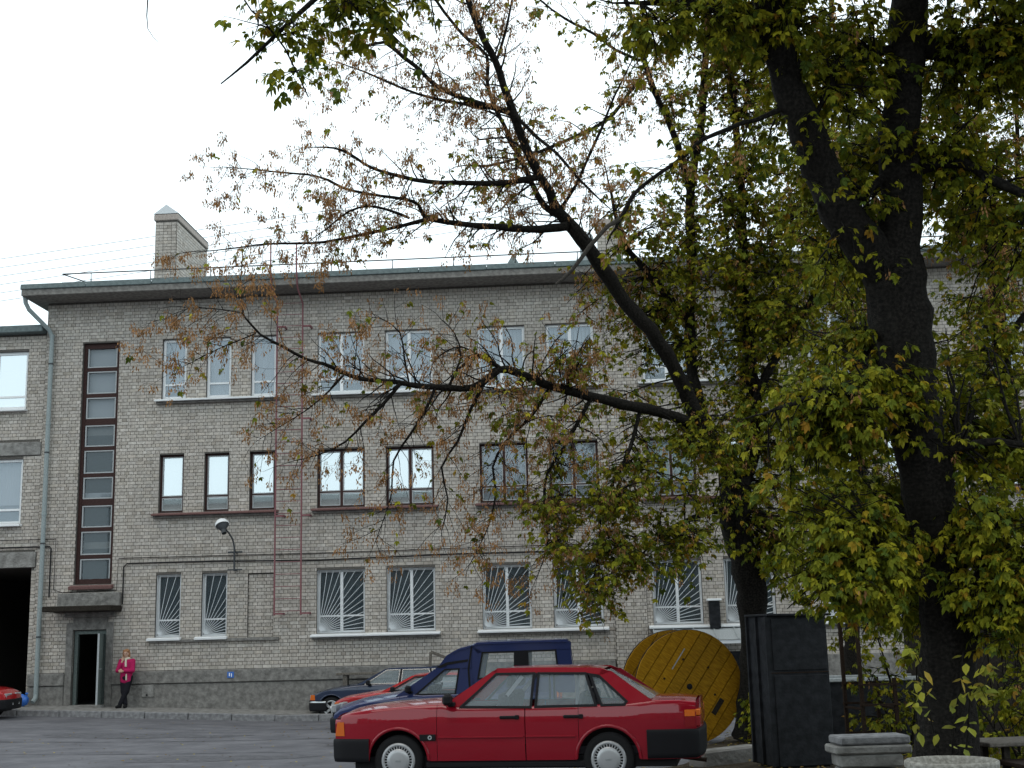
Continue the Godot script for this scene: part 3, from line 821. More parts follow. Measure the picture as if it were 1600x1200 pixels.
func car_end(b: MB, k: Car, top: Array, x: float, out: float, y0: float) -> void:  # closes the nose or the tail
	var y1 := along(top, x); var rows := []
	for i in 7:
		var y := lerpf(y0, y1 + .012, i / 6.0); var w := k.hw(x, y, y1) - (.03 if i == 6 else .0)
		var r := PackedVector3Array()
		for j in 13:
			var t := j / 6.0 - 1.0
			r.append(Vector3(x + out * .06 * (1 - t * t), y + (.05 * (1 - pow(absf(t), 2.6)) * i / 6.0), t * w))
		rows.append(r)
	b.grid(rows, false, out > 0)
func side_poly(b: MB, k: Car, poly: Array, sg: float, off: float, thick: float, wb: float) -> void:
	var pk := PackedVector2Array(poly); var ti := Geometry2D.triangulate_polygon(pk)
	for i in range(0, ti.size(), 3):
		var P := [pk[ti[i]], pk[ti[i + 1]], pk[ti[i + 2]]]
		if ((P[1] - P[0]).cross(P[2] - P[0]) < 0) != (sg < 0): P.reverse()
		b.tri(k.side(P[0], sg, off, wb), k.side(P[1], sg, off, wb), k.side(P[2], sg, off, wb))
		if thick > 0: b.tri(k.side(P[0], sg, off - thick, wb), k.side(P[2], sg, off - thick, wb), k.side(P[1], sg, off - thick, wb))
	if thick > 0:
		for i in pk.size():
			var a := pk[i]; var e := pk[(i + 1) % pk.size()]
			b.quad(k.side(a, sg, off, wb), k.side(e, sg, off, wb), k.side(e, sg, off - thick, wb), k.side(a, sg, off - thick, wb))
func ring(b: MB, k: Car, o: Array, i_: Array, sg: float, off: float, thick: float, wb: float) -> void:
	for i in o.size():
		var j := (i + 1) % o.size()
		var A := [o[i], o[j], i_[j], i_[i]]
		if ((A[1] - A[0]).cross(A[2] - A[0]) < 0) != (sg < 0): A.reverse()
		b.quad(k.side(A[0], sg, off, wb), k.side(A[1], sg, off, wb), k.side(A[2], sg, off, wb), k.side(A[3], sg, off, wb))
		for e in [[A[0], A[1]], [A[2], A[3]]]: b.quad(k.side(e[0], sg, off, wb), k.side(e[1], sg, off, wb), k.side(e[1], sg, off - thick, wb), k.side(e[0], sg, off - thick, wb))
# a bar of the given outline (offset outwards, height) swept round the nose or tail from side to side
func bumper(k: Car, x_end: float, out: float, wrap: float, prof: Array, swell: float) -> MB:
	var path := []
	var xs: float = x_end - out * wrap
	for i in 7: path.append(Vector2(lerpf(xs, x_end - out * .12, i / 6.0), 1.0))
	var pts := []
	for s in [1.0, -1.0]:
		var seg := []
		for i in 7:
			var x: float = path[i].x; seg.append([Vector2(x, s * (k.hw(x, .5, 1) + .0)), Vector2(0, s)])
		if s < 0: seg.reverse()
		if s > 0: pts += seg
		else:
			for j in 15:
				var t := 1.0 - j / 7.0
				pts.append([Vector2(x_end + out * .06 * (1 - t * t), t * k.hw(x_end, .5, 1)), Vector2(out, 0)])
			pts += seg
	var rows := []
	for i in pts.size():
		var d: Vector2 = (pts[mini(i + 1, pts.size() - 1)][0] - pts[maxi(i - 1, 0)][0]).normalized()
		var nn := Vector2(-d.y, d.x)
		if nn.dot(Vector2(out, 0)) < -.2 or (absf(nn.x) < .3 and nn.y * pts[i][0].y < 0): nn = -nn
		var r := PackedVector3Array()
		for p in prof: r.append(Vector3(pts[i][0].x + nn.x * (p.x + swell), p.y, pts[i][0].y + nn.y * (p.x + swell)))
		rows.append(r)
	var b := MB.new(); b.grid(rows, false, out < 0)
	return b
func wheel(car: Node3D, x: float, y: float, z: float, sg: float, r: float, style: String) -> void:
	var w := Node3D.new(); w.name = "wheel"; car.add_child(w, true)
	w.transform = Transform3D(Basis() if sg > 0 else Basis(Vector3.UP, PI), Vector3(x, y, z * sg))
	var b := MB.new()
	b.lathe([Vector2(r * .66, -.17), Vector2(r * .93, -.17), Vector2(r * .99, -.14), Vector2(r, -.1), Vector2(r, -.07), Vector2(r * .99, -.03), Vector2(r * .93, .0), Vector2(r * .8, .008), Vector2(r * .66, -.005)], Transform3D(), 40); part("tyre", b, M.tyre, w)
	b = MB.new()
	if style == "cover":
		b.lathe([Vector2(r * .69, -.02), Vector2(r * .69, .0), Vector2(r * .64, .012), Vector2(r * .565, .012), Vector2(r * .56, -.004)], Transform3D(), 40)
		for i in 30:
			var a := TAU * i / 30
			b.box(Vector3(cos(a) * r * .51, sin(a) * r * .51, .006), Vector3(r * .12, .012, .01), Basis(Vector3.BACK, a))
		b.lathe([Vector2(r * .46, -.004), Vector2(r * .455, .014), Vector2(r * .3, .022), Vector2(.001, .024)], Transform3D(), 40)
		part("hubcap", b, M.hub, w)
		b = MB.new(); b.lathe([Vector2(r * .68, -.012), Vector2(.001, -.012)], Transform3D(), 32); part("rim", b, M.black, w)
		b = MB.new()
		for i in 4: b.lathe([Vector2(.011, .02), Vector2(.013, .026), Vector2(.010, .026)], Transform3D(Basis(), Vector3(-.024 + i * .016, -.0, .0)), 12)
		part("emblem", b, M.galv, w)
	else:
		b.lathe([Vector2(r * .68, -.02), Vector2(r * .68, .0), Vector2(r * .6, .006), Vector2(r * .55, -.03)], Transform3D(), 32)
		b.lathe([Vector2(r * .22, -.03), Vector2(r * .2, .0), Vector2(.001, .006)], Transform3D(), 20)
		for i in 5: b.box(Vector3(cos(TAU * i / 5) * r * .38, sin(TAU * i / 5) * r * .38, -.012), Vector3(r * .44, r * .2, .02), Basis(Vector3.BACK, TAU * i / 5))
		part("rim", b, M.hub, w)
		b = MB.new(); b.lathe([Vector2(r * .66, -.045), Vector2(.001, -.045)], Transform3D(), 24); part("brake_disc", b, M.black, w)

# spec: front (Vector3 on the ground, near side, nose), dir, car measures, windows and pillars as outlines on the side
func vehicle(called: String, label: String, cat: String, s: Dictionary) -> Node3D:
	var k := Car.new()
	for key in ["W", "L", "belt", "roofy", "wr", "sill", "wheels", "wy", "R", "fa", "ra"]:
		if s.has(key): k.set(key, s[key])
	var top: Array = s.deck
	k.deck = top
	var d: Vector3 = s.dir.normalized(); d.y = 0
	var zz := d.cross(Vector3.UP).normalized()
	var V := thing(called, label, cat)
	V.transform = Transform3D(Basis(d, Vector3.UP * float(s.get("low", 1.0)), zz), s.front - zz * k.W * float(s.get("near", 1.0)))
	var pm: Material = s.paint
	var wb := k.hw(k.L / 2, k.belt, k.belt) - .02
	var ws: Array = s.screen      # windscreen foot and head, rear screen head and foot (Vector2)
	var b := MB.new()
	var doors: Array = s.doors    # x limits of each door
	for sg in [1.0, -1.0]:
		var cuts := [0.0]
		for q in doors: cuts.append(q[0]); cuts.append(q[1])
		cuts.append(k.L)
		for i in range(0, cuts.size(), 2):
			if cuts[i + 1] - cuts[i] > .02: car_panel(b, k, top, cuts[i], cuts[i + 1], sg)
	car_deck(b, k, top, 0, ws[0].x + .02, s.get("crown", .05)); 
	if ws[3].x < k.L - .25: car_deck(b, k, top, ws[3].x - .03, k.L, .03)
	car_end(b, k, top, 0, -1, .3); car_end(b, k, top, k.L, 1, .3)
	# roof
	var rows := []; var n := 14; var roofline: Array = s.roof
	for i in n + 1:
		var x := lerpf(ws[1].x, ws[2].x, float(i) / n); var y := along(roofline, x)
		var r := PackedVector3Array()
		for j in 15:
			var t := j / 7.0 - 1.0
			r.append(Vector3(x, y - .045 * pow(absf(t), 6) + .02 * (1 - t * t), t * (k.wr + .035)))
		rows.append(r)
	b.grid(rows)
	for q in s.pillars:
		for sg in [1.0, -1.0]: side_poly(b, k, q, sg, .012, .05, wb)
	part("body", b, pm, V)
	if s.has("dark_strips"):
		for q in s.dark_strips:
			for sg in [1.0, -1.0]:
				b = MB.new(); side_poly(b, k, q, sg, .019, .05, wb); part("pillar_trim_and_shade", b, M.trim, V)
	# under the sills, wheel housings, cabin floor
	b = MB.new()
	b.box(Vector3(k.L / 2, k.sill - .02, 0), Vector3(k.L - .5, .14, k.W * 1.72)); b.box(Vector3(k.L / 2, k.sill + .12, 0), Vector3(k.L - .3, .1, k.W * 1.4))
	for x in k.wheels: b.box(Vector3(x, k.wy + .2, 0), Vector3(k.R * 2.1, .5, k.W * 1.3))
	part("underbody", b, M.black, V)
	for sg in [1.0, -1.0]:
		for q in doors:
			var D := Node3D.new(); D.name = "door"; V.add_child(D, true)
			b = MB.new(); car_panel(b, k, top, q[0] + .006, q[1] - .006, sg); part("panel", b, pm, D)
			if q.size() > 2 and q[2] > 0:
				b = MB.new(); var hy: float = s.get("handle_y", .8); var hz: float = sg * (k.hw(q[2], hy, 1) + .012)
				b.cbox(Vector3(q[2], hy, hz), Vector3(.2, .035, .03), .008); b.cbox(Vector3(q[2] + .11, hy, hz), Vector3(.05, .05, .024), .006); part("handle", b, M.trim, D)
		for q in s.windows:
			var w := Node3D.new(); w.name = "side_window"; V.add_child(w, true)
			b = MB.new(); var inn := inset(q, s.get("frame_w", .028)); ring(b, k, q, inn, sg, .016, .03, wb); part("frame", b, s.get("frame_mat", M.trim), w)
			b = MB.new(); side_poly(b, k, inn, sg, .0, 0, wb); part("pane", b, M.carglass, w)
		for x in k.wheels:
			wheel(V, x, k.wy, k.W - .03, sg, k.wy, s.get("wheel", "cover"))
			b = MB.new(); var pts := []; var rd := []
			for i in 21:
				var a := lerpf(.02, PI - .02, i / 20.0)
				var p := Vector2(x - cos(a) * (k.R + .006), k.wy + sin(a) * (k.R + .006))
				if p.y < k.sill: continue
				pts.append(Vector3(p.x, p.y, sg * (k.hw(p.x, p.y, 1) - .004))); rd.append(s.get("lip", .018))
			b.tube(pts, rd, 6); part("arch_lip", b, pm, V)
	# glass front and back
	for e in [[ws[0], ws[1], "windscreen"], [ws[3], ws[2], "rear_window"]]:
		b = MB.new(); rows = []
		for i in 5:
			var t := i / 4.0; var r := PackedVector3Array(); var w := lerpf(wb - .03, k.wr - .02, t)
			for j in 9:
				var u := j / 4.0 - 1.0
				r.append(Vector3(lerpf(e[0].x, e[1].x, t) + (.05 if e[2] == "windscreen" else -.05) * u * u - (.03 if e[2] == "windscreen" else -.03), lerpf(e[0].y + .03, e[1].y - .01, t), u * w))
			rows.append(r)
		b.grid(rows); part(e[2], b, M.carglass, V)
	# bumpers
	for e in [[0.0, -1.0, s.bump[0]], [k.L, 1.0, s.bump[1]]]:
		var y0: float = e[2][0]; var y1: float = e[2][1]
		b = bumper(k, e[0], e[1], e[2][2], [Vector2(-.03, y0 - .01), Vector2(.006, y0), Vector2(.02, y0 + .05), Vector2(.026, y1 - .06), Vector2(.026, y1 - .02), Vector2(.018, y1), Vector2(-.03, y1 + .006)], .004)
		var bu := part("bumper", b, s.get("bump_mat", M.trim), V)
		if s.has("bump_strip"):
			b = bumper(k, e[0], e[1], e[2][2] - .02, [Vector2(.026, y1 - .07), Vector2(.034, y1 - .06), Vector2(.034, y1 - .035), Vector2(.026, y1 - .025)], .005); part("strip", b, M.chrome, bu)
	# lamps
	for sg in [1.0, -1.0]:
		var fy: Array = s.lamp_y
		var zf := k.hw(.02, fy[0], 1)
		b = MB.new(); b.cbox(Vector3(-.005 + .035, (fy[0] + fy[1]) / 2, sg * (zf - .3)), Vector3(.09, fy[1] - fy[0], .46), .015); part("headlight", b, M.lampglass, V)
		if s.has("amber"):
			b = MB.new(); var ax: float = s.amber
			for i in 1:
				var p := [Vector2(.0, fy[0]), Vector2(ax, fy[0]), Vector2(ax * .92, fy[1]), Vector2(.03, fy[1])]
				var o := []
				for q in p: o.append(Vector3(q.x, q.y, sg * (k.hw(q.x, q.y, 1) + .008)))
				if sg > 0: b.quad(o[0], o[1], o[2], o[3])
				else: b.quad(o[3], o[2], o[1], o[0])
				b.quad(o[0] + Vector3(-.01, 0, -sg * .1), o[0], o[3], o[3] + Vector3(-.01, 0, -sg * .1))
				b.quad(o[3], o[2], o[2] - Vector3(0, 0, sg * .05), o[3] - Vector3(0, 0, sg * .05)); b.quad(o[0], o[1], o[1] - Vector3(0, 0, sg * .05), o[0] - Vector3(0, 0, sg * .05)); b.quad(o[1], o[2], o[2] - Vector3(0, 0, sg * .05), o[1] - Vector3(0, 0, sg * .05))
			part("indicator", b, M.amber, V)
		if s.has("tail"):
			var ty: Array = s.tail
			for q in [[ty[0], ty[1], M.lampred], [ty[1], ty[2], M.amber]]:
				b = MB.new(); var x: float = k.L - ty[3]
				var o := [Vector3(x, q[0], 0), Vector3(k.L - .01, q[0], 0), Vector3(k.L - .01, q[1] - .005, 0), Vector3(x, q[1] - .005, 0)]
				for i in 4: o[i].z = sg * (k.hw(o[i].x, o[i].y, 1) + .008)
				if sg > 0: b.quad(o[0], o[1], o[2], o[3])
				else: b.quad(o[3], o[2], o[1], o[0])
				var h: float = (q[0] + q[1]) / 2
				b.cbox(Vector3(k.L + .01, h, sg * (k.hw(k.L, h, 1) - .2)), Vector3(.08, q[1] - q[0] - .006, .4), .01)
				part("tail_lamp", b, q[2], V)
		# mirror
		if s.has("mirror"):
			b = MB.new(); var mp: Vector2 = s.mirror; var mz: float = sg * (wb + .14)
			b.cbox(Vector3(mp.x, mp.y, mz), Vector3(.1, .13, .18), .03); b.cbox(Vector3(mp.x + .03, mp.y - .06, sg * (wb + .03)), Vector3(.08, .05, .14), .01); part("mirror", b, M.trim, V)
	# cabin: dashboard, seats, wheel, belts
	if s.get("cabin", true):
		b = MB.new(); b.cbox(Vector3(ws[0].x + .3, k.belt - .16, 0), Vector3(.55, .26, k.W * 1.5), .06); part("dashboard", b, M.cabin, V)
		b = MB.new(); b.box(Vector3((ws[0].x + ws[3].x) / 2, k.sill + .1, 0), Vector3(ws[3].x - ws[0].x - .3, .08, k.W * 1.7)); part("floor_pan", b, M.cabin, V)
		for q in s.seats:
			for z in [-.36, .36]:
				b = MB.new(); var hd: float = s.get("seat_h", .5)
				b.cbox(Vector3(q, k.sill + .24, z), Vector3(.5, .2, .5), .06); b.cbox(Vector3(q + .3, k.sill + .28 + hd / 2, z), Vector3(.14, hd, .46), .05, Basis(Vector3.BACK, -.2)); b.cbox(Vector3(q + .4, k.sill + .4 + hd, z), Vector3(.08, .15, .24), .03, Basis(Vector3.BACK, -.2))
				part("seat", b, M.cabin, V)
		b = MB.new(); var pts := []; var rd := []
		for i in 17: pts.append(Vector3(0, cos(TAU * i / 16) * .19, sin(TAU * i / 16) * .19)); rd.append(.014)
		var T := Basis(Vector3.BACK, -.45); var cpt := Vector3(ws[0].x + .68, k.belt - .02, .36)
		for i in 17: pts[i] = cpt + T * pts[i]
		b.tube(pts, rd, 6); b.rod(cpt, cpt + Vector3(-.3, -.12, 0), .02); part("steering_wheel", b, M.black, V)
		if s.has("belts"):
			for q in s.belts:
				for sg in [1.0, -1.0]:
					b = MB.new(); var p0: Vector3 = q[0]; var p1: Vector3 = q[1]; p0.z *= sg; p1.z *= sg
					b.box((p0 + p1) / 2, Vector3(.045, p0.distance_to(p1), .006), Basis(Quaternion(Vector3.UP, (p1 - p0).normalized()))); part("seat_belt", b, M.belt, V)
	return V

func cars() -> void:
	var A := vehicle("red_sedan", "red four door sedan parked nearest, with grey wheel covers and black bumpers", "car", {
		"front": Vector3(-3.283, -0, -16.011), "dir": Vector3(4.415, 0, 0.498), "W": .83, "L": 4.41, "belt": .955, "roofy": 1.375, "wr": .60, "sill": .30, "wheels": [.815, 3.37], "wy": .305, "R": .375,
		"deck": [Vector2(0.064, 0.782), Vector2(0.088, 0.835), Vector2(0.202, 0.864), Vector2(0.446, 0.898), Vector2(0.809, 0.923), Vector2(1.13, 0.941), Vector2(1.369, 0.945), Vector2(1.464, 0.921), Vector2(1.646, 0.915), Vector2(2.46, 0.913), Vector2(3.351, 0.918), Vector2(3.578, 0.926), Vector2(3.768, 0.941), Vector2(3.919, 0.957), Vector2(4.218, 0.952), Vector2(4.403, 0.935), Vector2(4.461, 0.89)], "paint": M.red,
		"screen": [Vector2(1.353, 0.938), Vector2(1.986, 1.349), Vector2(3.313, 1.33), Vector2(3.904, 0.957)], "roof": [Vector2(1.986, 1.341), Vector2(2.167, 1.36), Vector2(2.636, 1.366), Vector2(3.099, 1.356), Vector2(3.328, 1.322)],
		"doors": [[1.30, 2.385, 2.18], [2.385, 3.03, 2.95]], "handle_y": .80,
		"pillars": [[Vector2(1.369, 0.938), Vector2(1.962, 1.334), Vector2(2.025, 1.355), Vector2(2.017, 1.31), Vector2(1.575, 0.927)], [Vector2(1.962, 1.326), Vector2(2.026, 1.37), Vector2(2.636, 1.369), Vector2(3.291, 1.352), Vector2(3.419, 1.305), Vector2(3.296, 1.27), Vector2(3.136, 1.296), Vector2(2.025, 1.318)], [Vector2(3.28, 1.271), Vector2(3.298, 1.33), Vector2(3.419, 1.313), Vector2(3.919, 0.957), Vector2(3.767, 0.923), Vector2(3.57, 0.911), Vector2(3.625, 0.962)]],
		"windows": [[Vector2(1.575, 0.912), Vector2(2.009, 1.318), Vector2(2.494, 1.316), Vector2(2.467, 0.898)], [Vector2(2.498, 0.902), Vector2(2.525, 1.315), Vector2(3.121, 1.304), Vector2(3.259, 0.909)], [Vector2(3.143, 1.296), Vector2(3.288, 1.263), Vector2(3.625, 0.962), Vector2(3.585, 0.911), Vector2(3.297, 0.908)]],
		"bump": [[.30, .565, .46], [.315, .635, .58]], "lamp_y": [.60, .765], "amber": .13, "tail": [.66, .78, .86, .13], "mirror": Vector2(1.46, 1.02), "seats": [1.75, 2.75], "lip": .022,
		"belts": [[Vector3(1.75, .62, .5), Vector3(2.33, 1.27, .6)], [Vector3(2.95, .7, .35), Vector3(3.0, 1.28, .5)]]})
	var b: MB
	for sg in [1.0, -1.0]:
		b = MB.new(); b.cbox(Vector3(1.19, .575, sg * .835), Vector3(.2, .075, .02), .006); part("side_badge", b, M.trim, A)
	for sg in [1.0, -1.0]:
		for q in [[1.84, 1.05], [2.69, .6]]:
			b = MB.new(); b.cbox(Vector3(q[0], .575, sg * .836), Vector3(q[1], .022, .014), .005); part("side_moulding", b, M.red, A)
	b = MB.new(); b.lathe([Vector2(.012, 0), Vector2(.02, .004), Vector2(.026, 0)], Transform3D(Basis(), Vector3(1.22, .575, .846)), 16); part("badge_ring", b, M.galv, A)
	b = MB.new(); b.cbox(Vector3(2.2, .25, .0), Vector3(2.1, .08, 1.58), .02); part("sill_trim", b, M.trim, A)
	b = MB.new(); b.tube([Vector3(4.2, .3, .5), Vector3(4.42, .27, .5), Vector3(4.5, .26, .5)], [.025, .025, .025], 8); part("exhaust", b, M.rust, A)
	for z in [.3, -.3]:
		b = MB.new(); b.rod(Vector3(1.2, .965, z), Vector3(1.42, .985, z - .35), .008, 4); part("wiper", b, M.black, A)
	# high-roofed van
	var V := vehicle("blue_van", "dark blue high-roofed van with side windows behind the red sedan", "van", {
		"front": Vector3(-4.94, -0.148, -23.797), "dir": Vector3(4.446, -0.001, -0.038), "W": .82, "L": 4.2, "belt": .93, "roofy": 1.78, "wr": .70, "sill": .26, "wheels": [.78, 3.25], "wy": .29, "R": .35, "fa": .2, "ra": .03, "crown": .08,
		"deck": [Vector2(0.011, 0.405), Vector2(0.057, 0.574), Vector2(0.175, 0.65), Vector2(0.528, 0.745), Vector2(0.999, 0.825), Vector2(1.352, 0.874), Vector2(1.528, 0.893), Vector2(1.704, 0.877), Vector2(2.383, 0.885), Vector2(2.64, 0.879), Vector2(4.442, 0.884)], "paint": M.navy,
		"screen": [Vector2(1.258, 0.887), Vector2(2.063, 1.439), Vector2(4.357, 1.807), Vector2(4.461, 1.098)], "roof": [Vector2(2.063, 1.45), Vector2(2.148, 1.597), Vector2(2.362, 1.706), Vector2(2.633, 1.769), Vector2(2.717, 1.813), Vector2(3.597, 1.825), Vector2(4.357, 1.818)],
		"doors": [[1.28, 2.2, 2.0]], "handle_y": .78,
		"pillars": [[Vector2(1.211, 0.877), Vector2(1.992, 1.383), Vector2(2.181, 1.424), Vector2(2.109, 1.335), Vector2(1.563, 0.881)], [Vector2(1.98, 1.372), Vector2(2.148, 1.585), Vector2(2.361, 1.695), Vector2(2.621, 1.758), Vector2(2.601, 1.323), Vector2(2.179, 1.344)], [Vector2(2.379, 1.34), Vector2(2.602, 1.357), Vector2(2.698, 0.866), Vector2(2.301, 0.875)], [Vector2(2.609, 1.735), Vector2(2.705, 1.801), Vector2(4.357, 1.818), Vector2(4.425, 1.759), Vector2(4.421, 1.633), Vector2(2.712, 1.606)], [Vector2(2.621, 1.735), Vector2(2.819, 1.627), Vector2(2.714, 1.116), Vector2(2.71, 0.866), Vector2(2.605, 0.869)], [Vector2(4.154, 1.651), Vector2(4.422, 1.645), Vector2(4.484, 1.098), Vector2(4.477, 0.872), Vector2(4.187, 0.878)], [Vector2(2.704, 1.161), Vector2(4.208, 1.172), Vector2(4.198, 0.867), Vector2(2.698, 0.866)]],
		"dark_strips": [[Vector2(3.405, 1.635), Vector2(3.627, 1.641), Vector2(3.614, 1.163), Vector2(3.393, 1.157)], [Vector2(2.598, 1.747), Vector2(2.627, 1.757), Vector2(2.566, 1.324), Vector2(2.593, 0.88), Vector2(2.558, 0.881), Vector2(2.531, 1.325)], [Vector2(1.945, 1.373), Vector2(2.146, 1.46), Vector2(2.546, 1.507), Vector2(2.534, 1.462), Vector2(2.169, 1.413), Vector2(2.039, 1.359)]],  # pillar, joint, and the shaded recess under the fairing painted as a strip
		"windows": [[Vector2(1.54, 0.881), Vector2(2.109, 1.346), Vector2(2.391, 1.351), Vector2(2.313, 0.875)], [Vector2(2.795, 1.633), Vector2(3.417, 1.635), Vector2(3.404, 1.145), Vector2(2.703, 1.139)], [Vector2(3.627, 1.641), Vector2(4.165, 1.645), Vector2(4.208, 1.161), Vector2(3.614, 1.152)]],
		"bump": [[.25, .5, .45], [.25, .5, .3]], "lamp_y": [.6, .74], "tail": [.6, .8, .95, .05], "mirror": Vector2(1.45, 1.0), "seats": [1.5], "wheel": "alloy", "frame_w": .03, "seat_h": .5})
	for sg in [1.0, -1.0]:
		b = MB.new(); b.cbox(Vector3(4.21, 1.35, sg * .66), Vector3(.05, .08, .05), .01); part("hinge", b, M.black, V)
	var er := {"W": .86, "L": 4.75, "belt": .92, "roofy": 1.34, "wr": .62, "sill": .27, "wheels": [.62, 3.4], "wy": .31, "R": .36, "fa": .18,
		"deck": [Vector2(0, .55), Vector2(.1, .66), Vector2(.35, .74), Vector2(.8, .83), Vector2(1.3, .89), Vector2(1.6, .9), Vector2(4.5, .95), Vector2(4.75, .9)], "paint": M.slate,
		"screen": [Vector2(1.3, .9), Vector2(2.1, 1.325), Vector2(4.2, 1.34), Vector2(4.68, .95)], "roof": [Vector2(2.1, 1.325), Vector2(2.6, 1.355), Vector2(3.6, 1.305), Vector2(4.2, 1.29)],
		"doors": [[1.35, 2.45, 2.25], [2.45, 3.35, 3.2]],
		"pillars": [[Vector2(1.3, .9), Vector2(2.08, 1.32), Vector2(2.16, 1.32), Vector2(1.48, .92)], [Vector2(2.06, 1.305), Vector2(2.2, 1.34), Vector2(3.6, 1.355), Vector2(4.2, 1.28), Vector2(4.2, 1.28), Vector2(3.6, 1.30), Vector2(2.16, 1.29)], [Vector2(4.1, 1.30), Vector2(4.25, 1.325), Vector2(4.7, .95), Vector2(4.5, .95)]],
		"windows": [[Vector2(1.52, .92), Vector2(2.12, 1.30), Vector2(2.5, 1.305), Vector2(2.47, .93)], [Vector2(2.53, .93), Vector2(2.56, 1.305), Vector2(3.3, 1.305), Vector2(3.4, .94)], [Vector2(3.44, .94), Vector2(3.36, 1.305), Vector2(4.12, 1.30), Vector2(4.48, .95)]],
		"dark_strips": [[Vector2(2.47, .93), Vector2(2.5, 1.305), Vector2(2.56, 1.305), Vector2(2.53, .93)], [Vector2(3.4, .94), Vector2(3.3, 1.305), Vector2(3.36, 1.305), Vector2(3.44, .94)]],
		"bump": [[.24, .52, .5], [.25, .52, .5]], "bump_strip": true, "lamp_y": [.53, .67], "amber": .16, "tail": [.6, .72, .85, .1], "mirror": Vector2(1.66, .97), "seats": [2.05, 3.0], "wheel": "alloy", "frame_mat": M.chrome, "frame_w": .022}
	er["front"] = Vector3(-7.939, -0.36, -35.442); er["dir"] = Vector3(1, 0, .02)
	vehicle("blue_estate_car", "dark blue estate car with chrome window trim parked furthest back by the kerb", "car", er)
	var rs := {"W": .82, "L": 4.2, "belt": .90, "roofy": 1.30, "wr": .60, "sill": .28, "wheels": [.75, 3.2], "wy": .3, "R": .35, "fa": .18,
		"deck": [Vector2(0, .58), Vector2(.06, .68), Vector2(.25, .75), Vector2(.7, .82), Vector2(1.15, .88), Vector2(1.3, .89), Vector2(3.5, .93), Vector2(4.1, .93), Vector2(4.2, .86)], "paint": M.red2,
		"screen": [Vector2(1.12, .89), Vector2(1.85, 1.28), Vector2(3.1, 1.28), Vector2(3.6, .94)], "roof": [Vector2(1.85, 1.28), Vector2(2.2, 1.315), Vector2(2.8, 1.315), Vector2(3.1, 1.28)],
		"doors": [[1.2, 2.2, 2.0], [2.2, 2.85, 2.75]],
		"pillars": [[Vector2(1.1, .88), Vector2(1.82, 1.27), Vector2(1.92, 1.27), Vector2(1.28, .91)], [Vector2(1.8, 1.26), Vector2(1.95, 1.30), Vector2(2.9, 1.25), Vector2(3.12, 1.27), Vector2(3.0, 1.235), Vector2(1.9, 1.3)], [Vector2(2.95, 1.3), Vector2(3.12, 1.27), Vector2(3.62, .94), Vector2(3.35, .93)]],
		"windows": [[Vector2(1.3, .91), Vector2(1.88, 1.25), Vector2(2.2, 1.26), Vector2(2.2, .92)], [Vector2(2.25, .92), Vector2(2.26, 1.26), Vector2(2.97, 1.25), Vector2(3.32, .93)]],
		"dark_strips": [[Vector2(2.2, .92), Vector2(2.2, 1.26), Vector2(2.26, 1.26), Vector2(2.25, .92)]],
		"bump": [[.26, .52, .5], [.26, .52, .5]], "lamp_y": [.54, .67], "amber": .16, "tail": [.6, .72, .85, .1], "mirror": Vector2(1.42, .96), "seats": [1.7, 2.6], "wheel": "alloy"}
	var r2 := rs.duplicate(); r2["low"] = .93; r2["front"] = Vector3(-6.128, -0.261, -29.798); r2["dir"] = Vector3(1, 0, .03)
	vehicle("red_car", "red car squeezed between the blue van and the blue estate car", "car", r2)
	var r3 := rs.duplicate(); r3["front"] = Vector3(-15.499, -0.065, -33.284); r3["dir"] = Vector3(-1, 0, .12); r3["near"] = -1.0
	r3.erase("amber")
	var lc := vehicle("red_car", "red car at the left edge of the yard, only its nose showing", "car", r3)
	b = MB.new(); b.cbox(Vector3(-.07, .42, 0), Vector3(.02, .11, .52), .004); part("number_plate", b, M.white, lc)
	b = MB.new()
	for i in 6: b.box(Vector3(-.082, .42, -.19 + i * .075), Vector3(.006, .07, .035 if i != 2 else .012))
	part("plate_marks", b, M.black, lc)

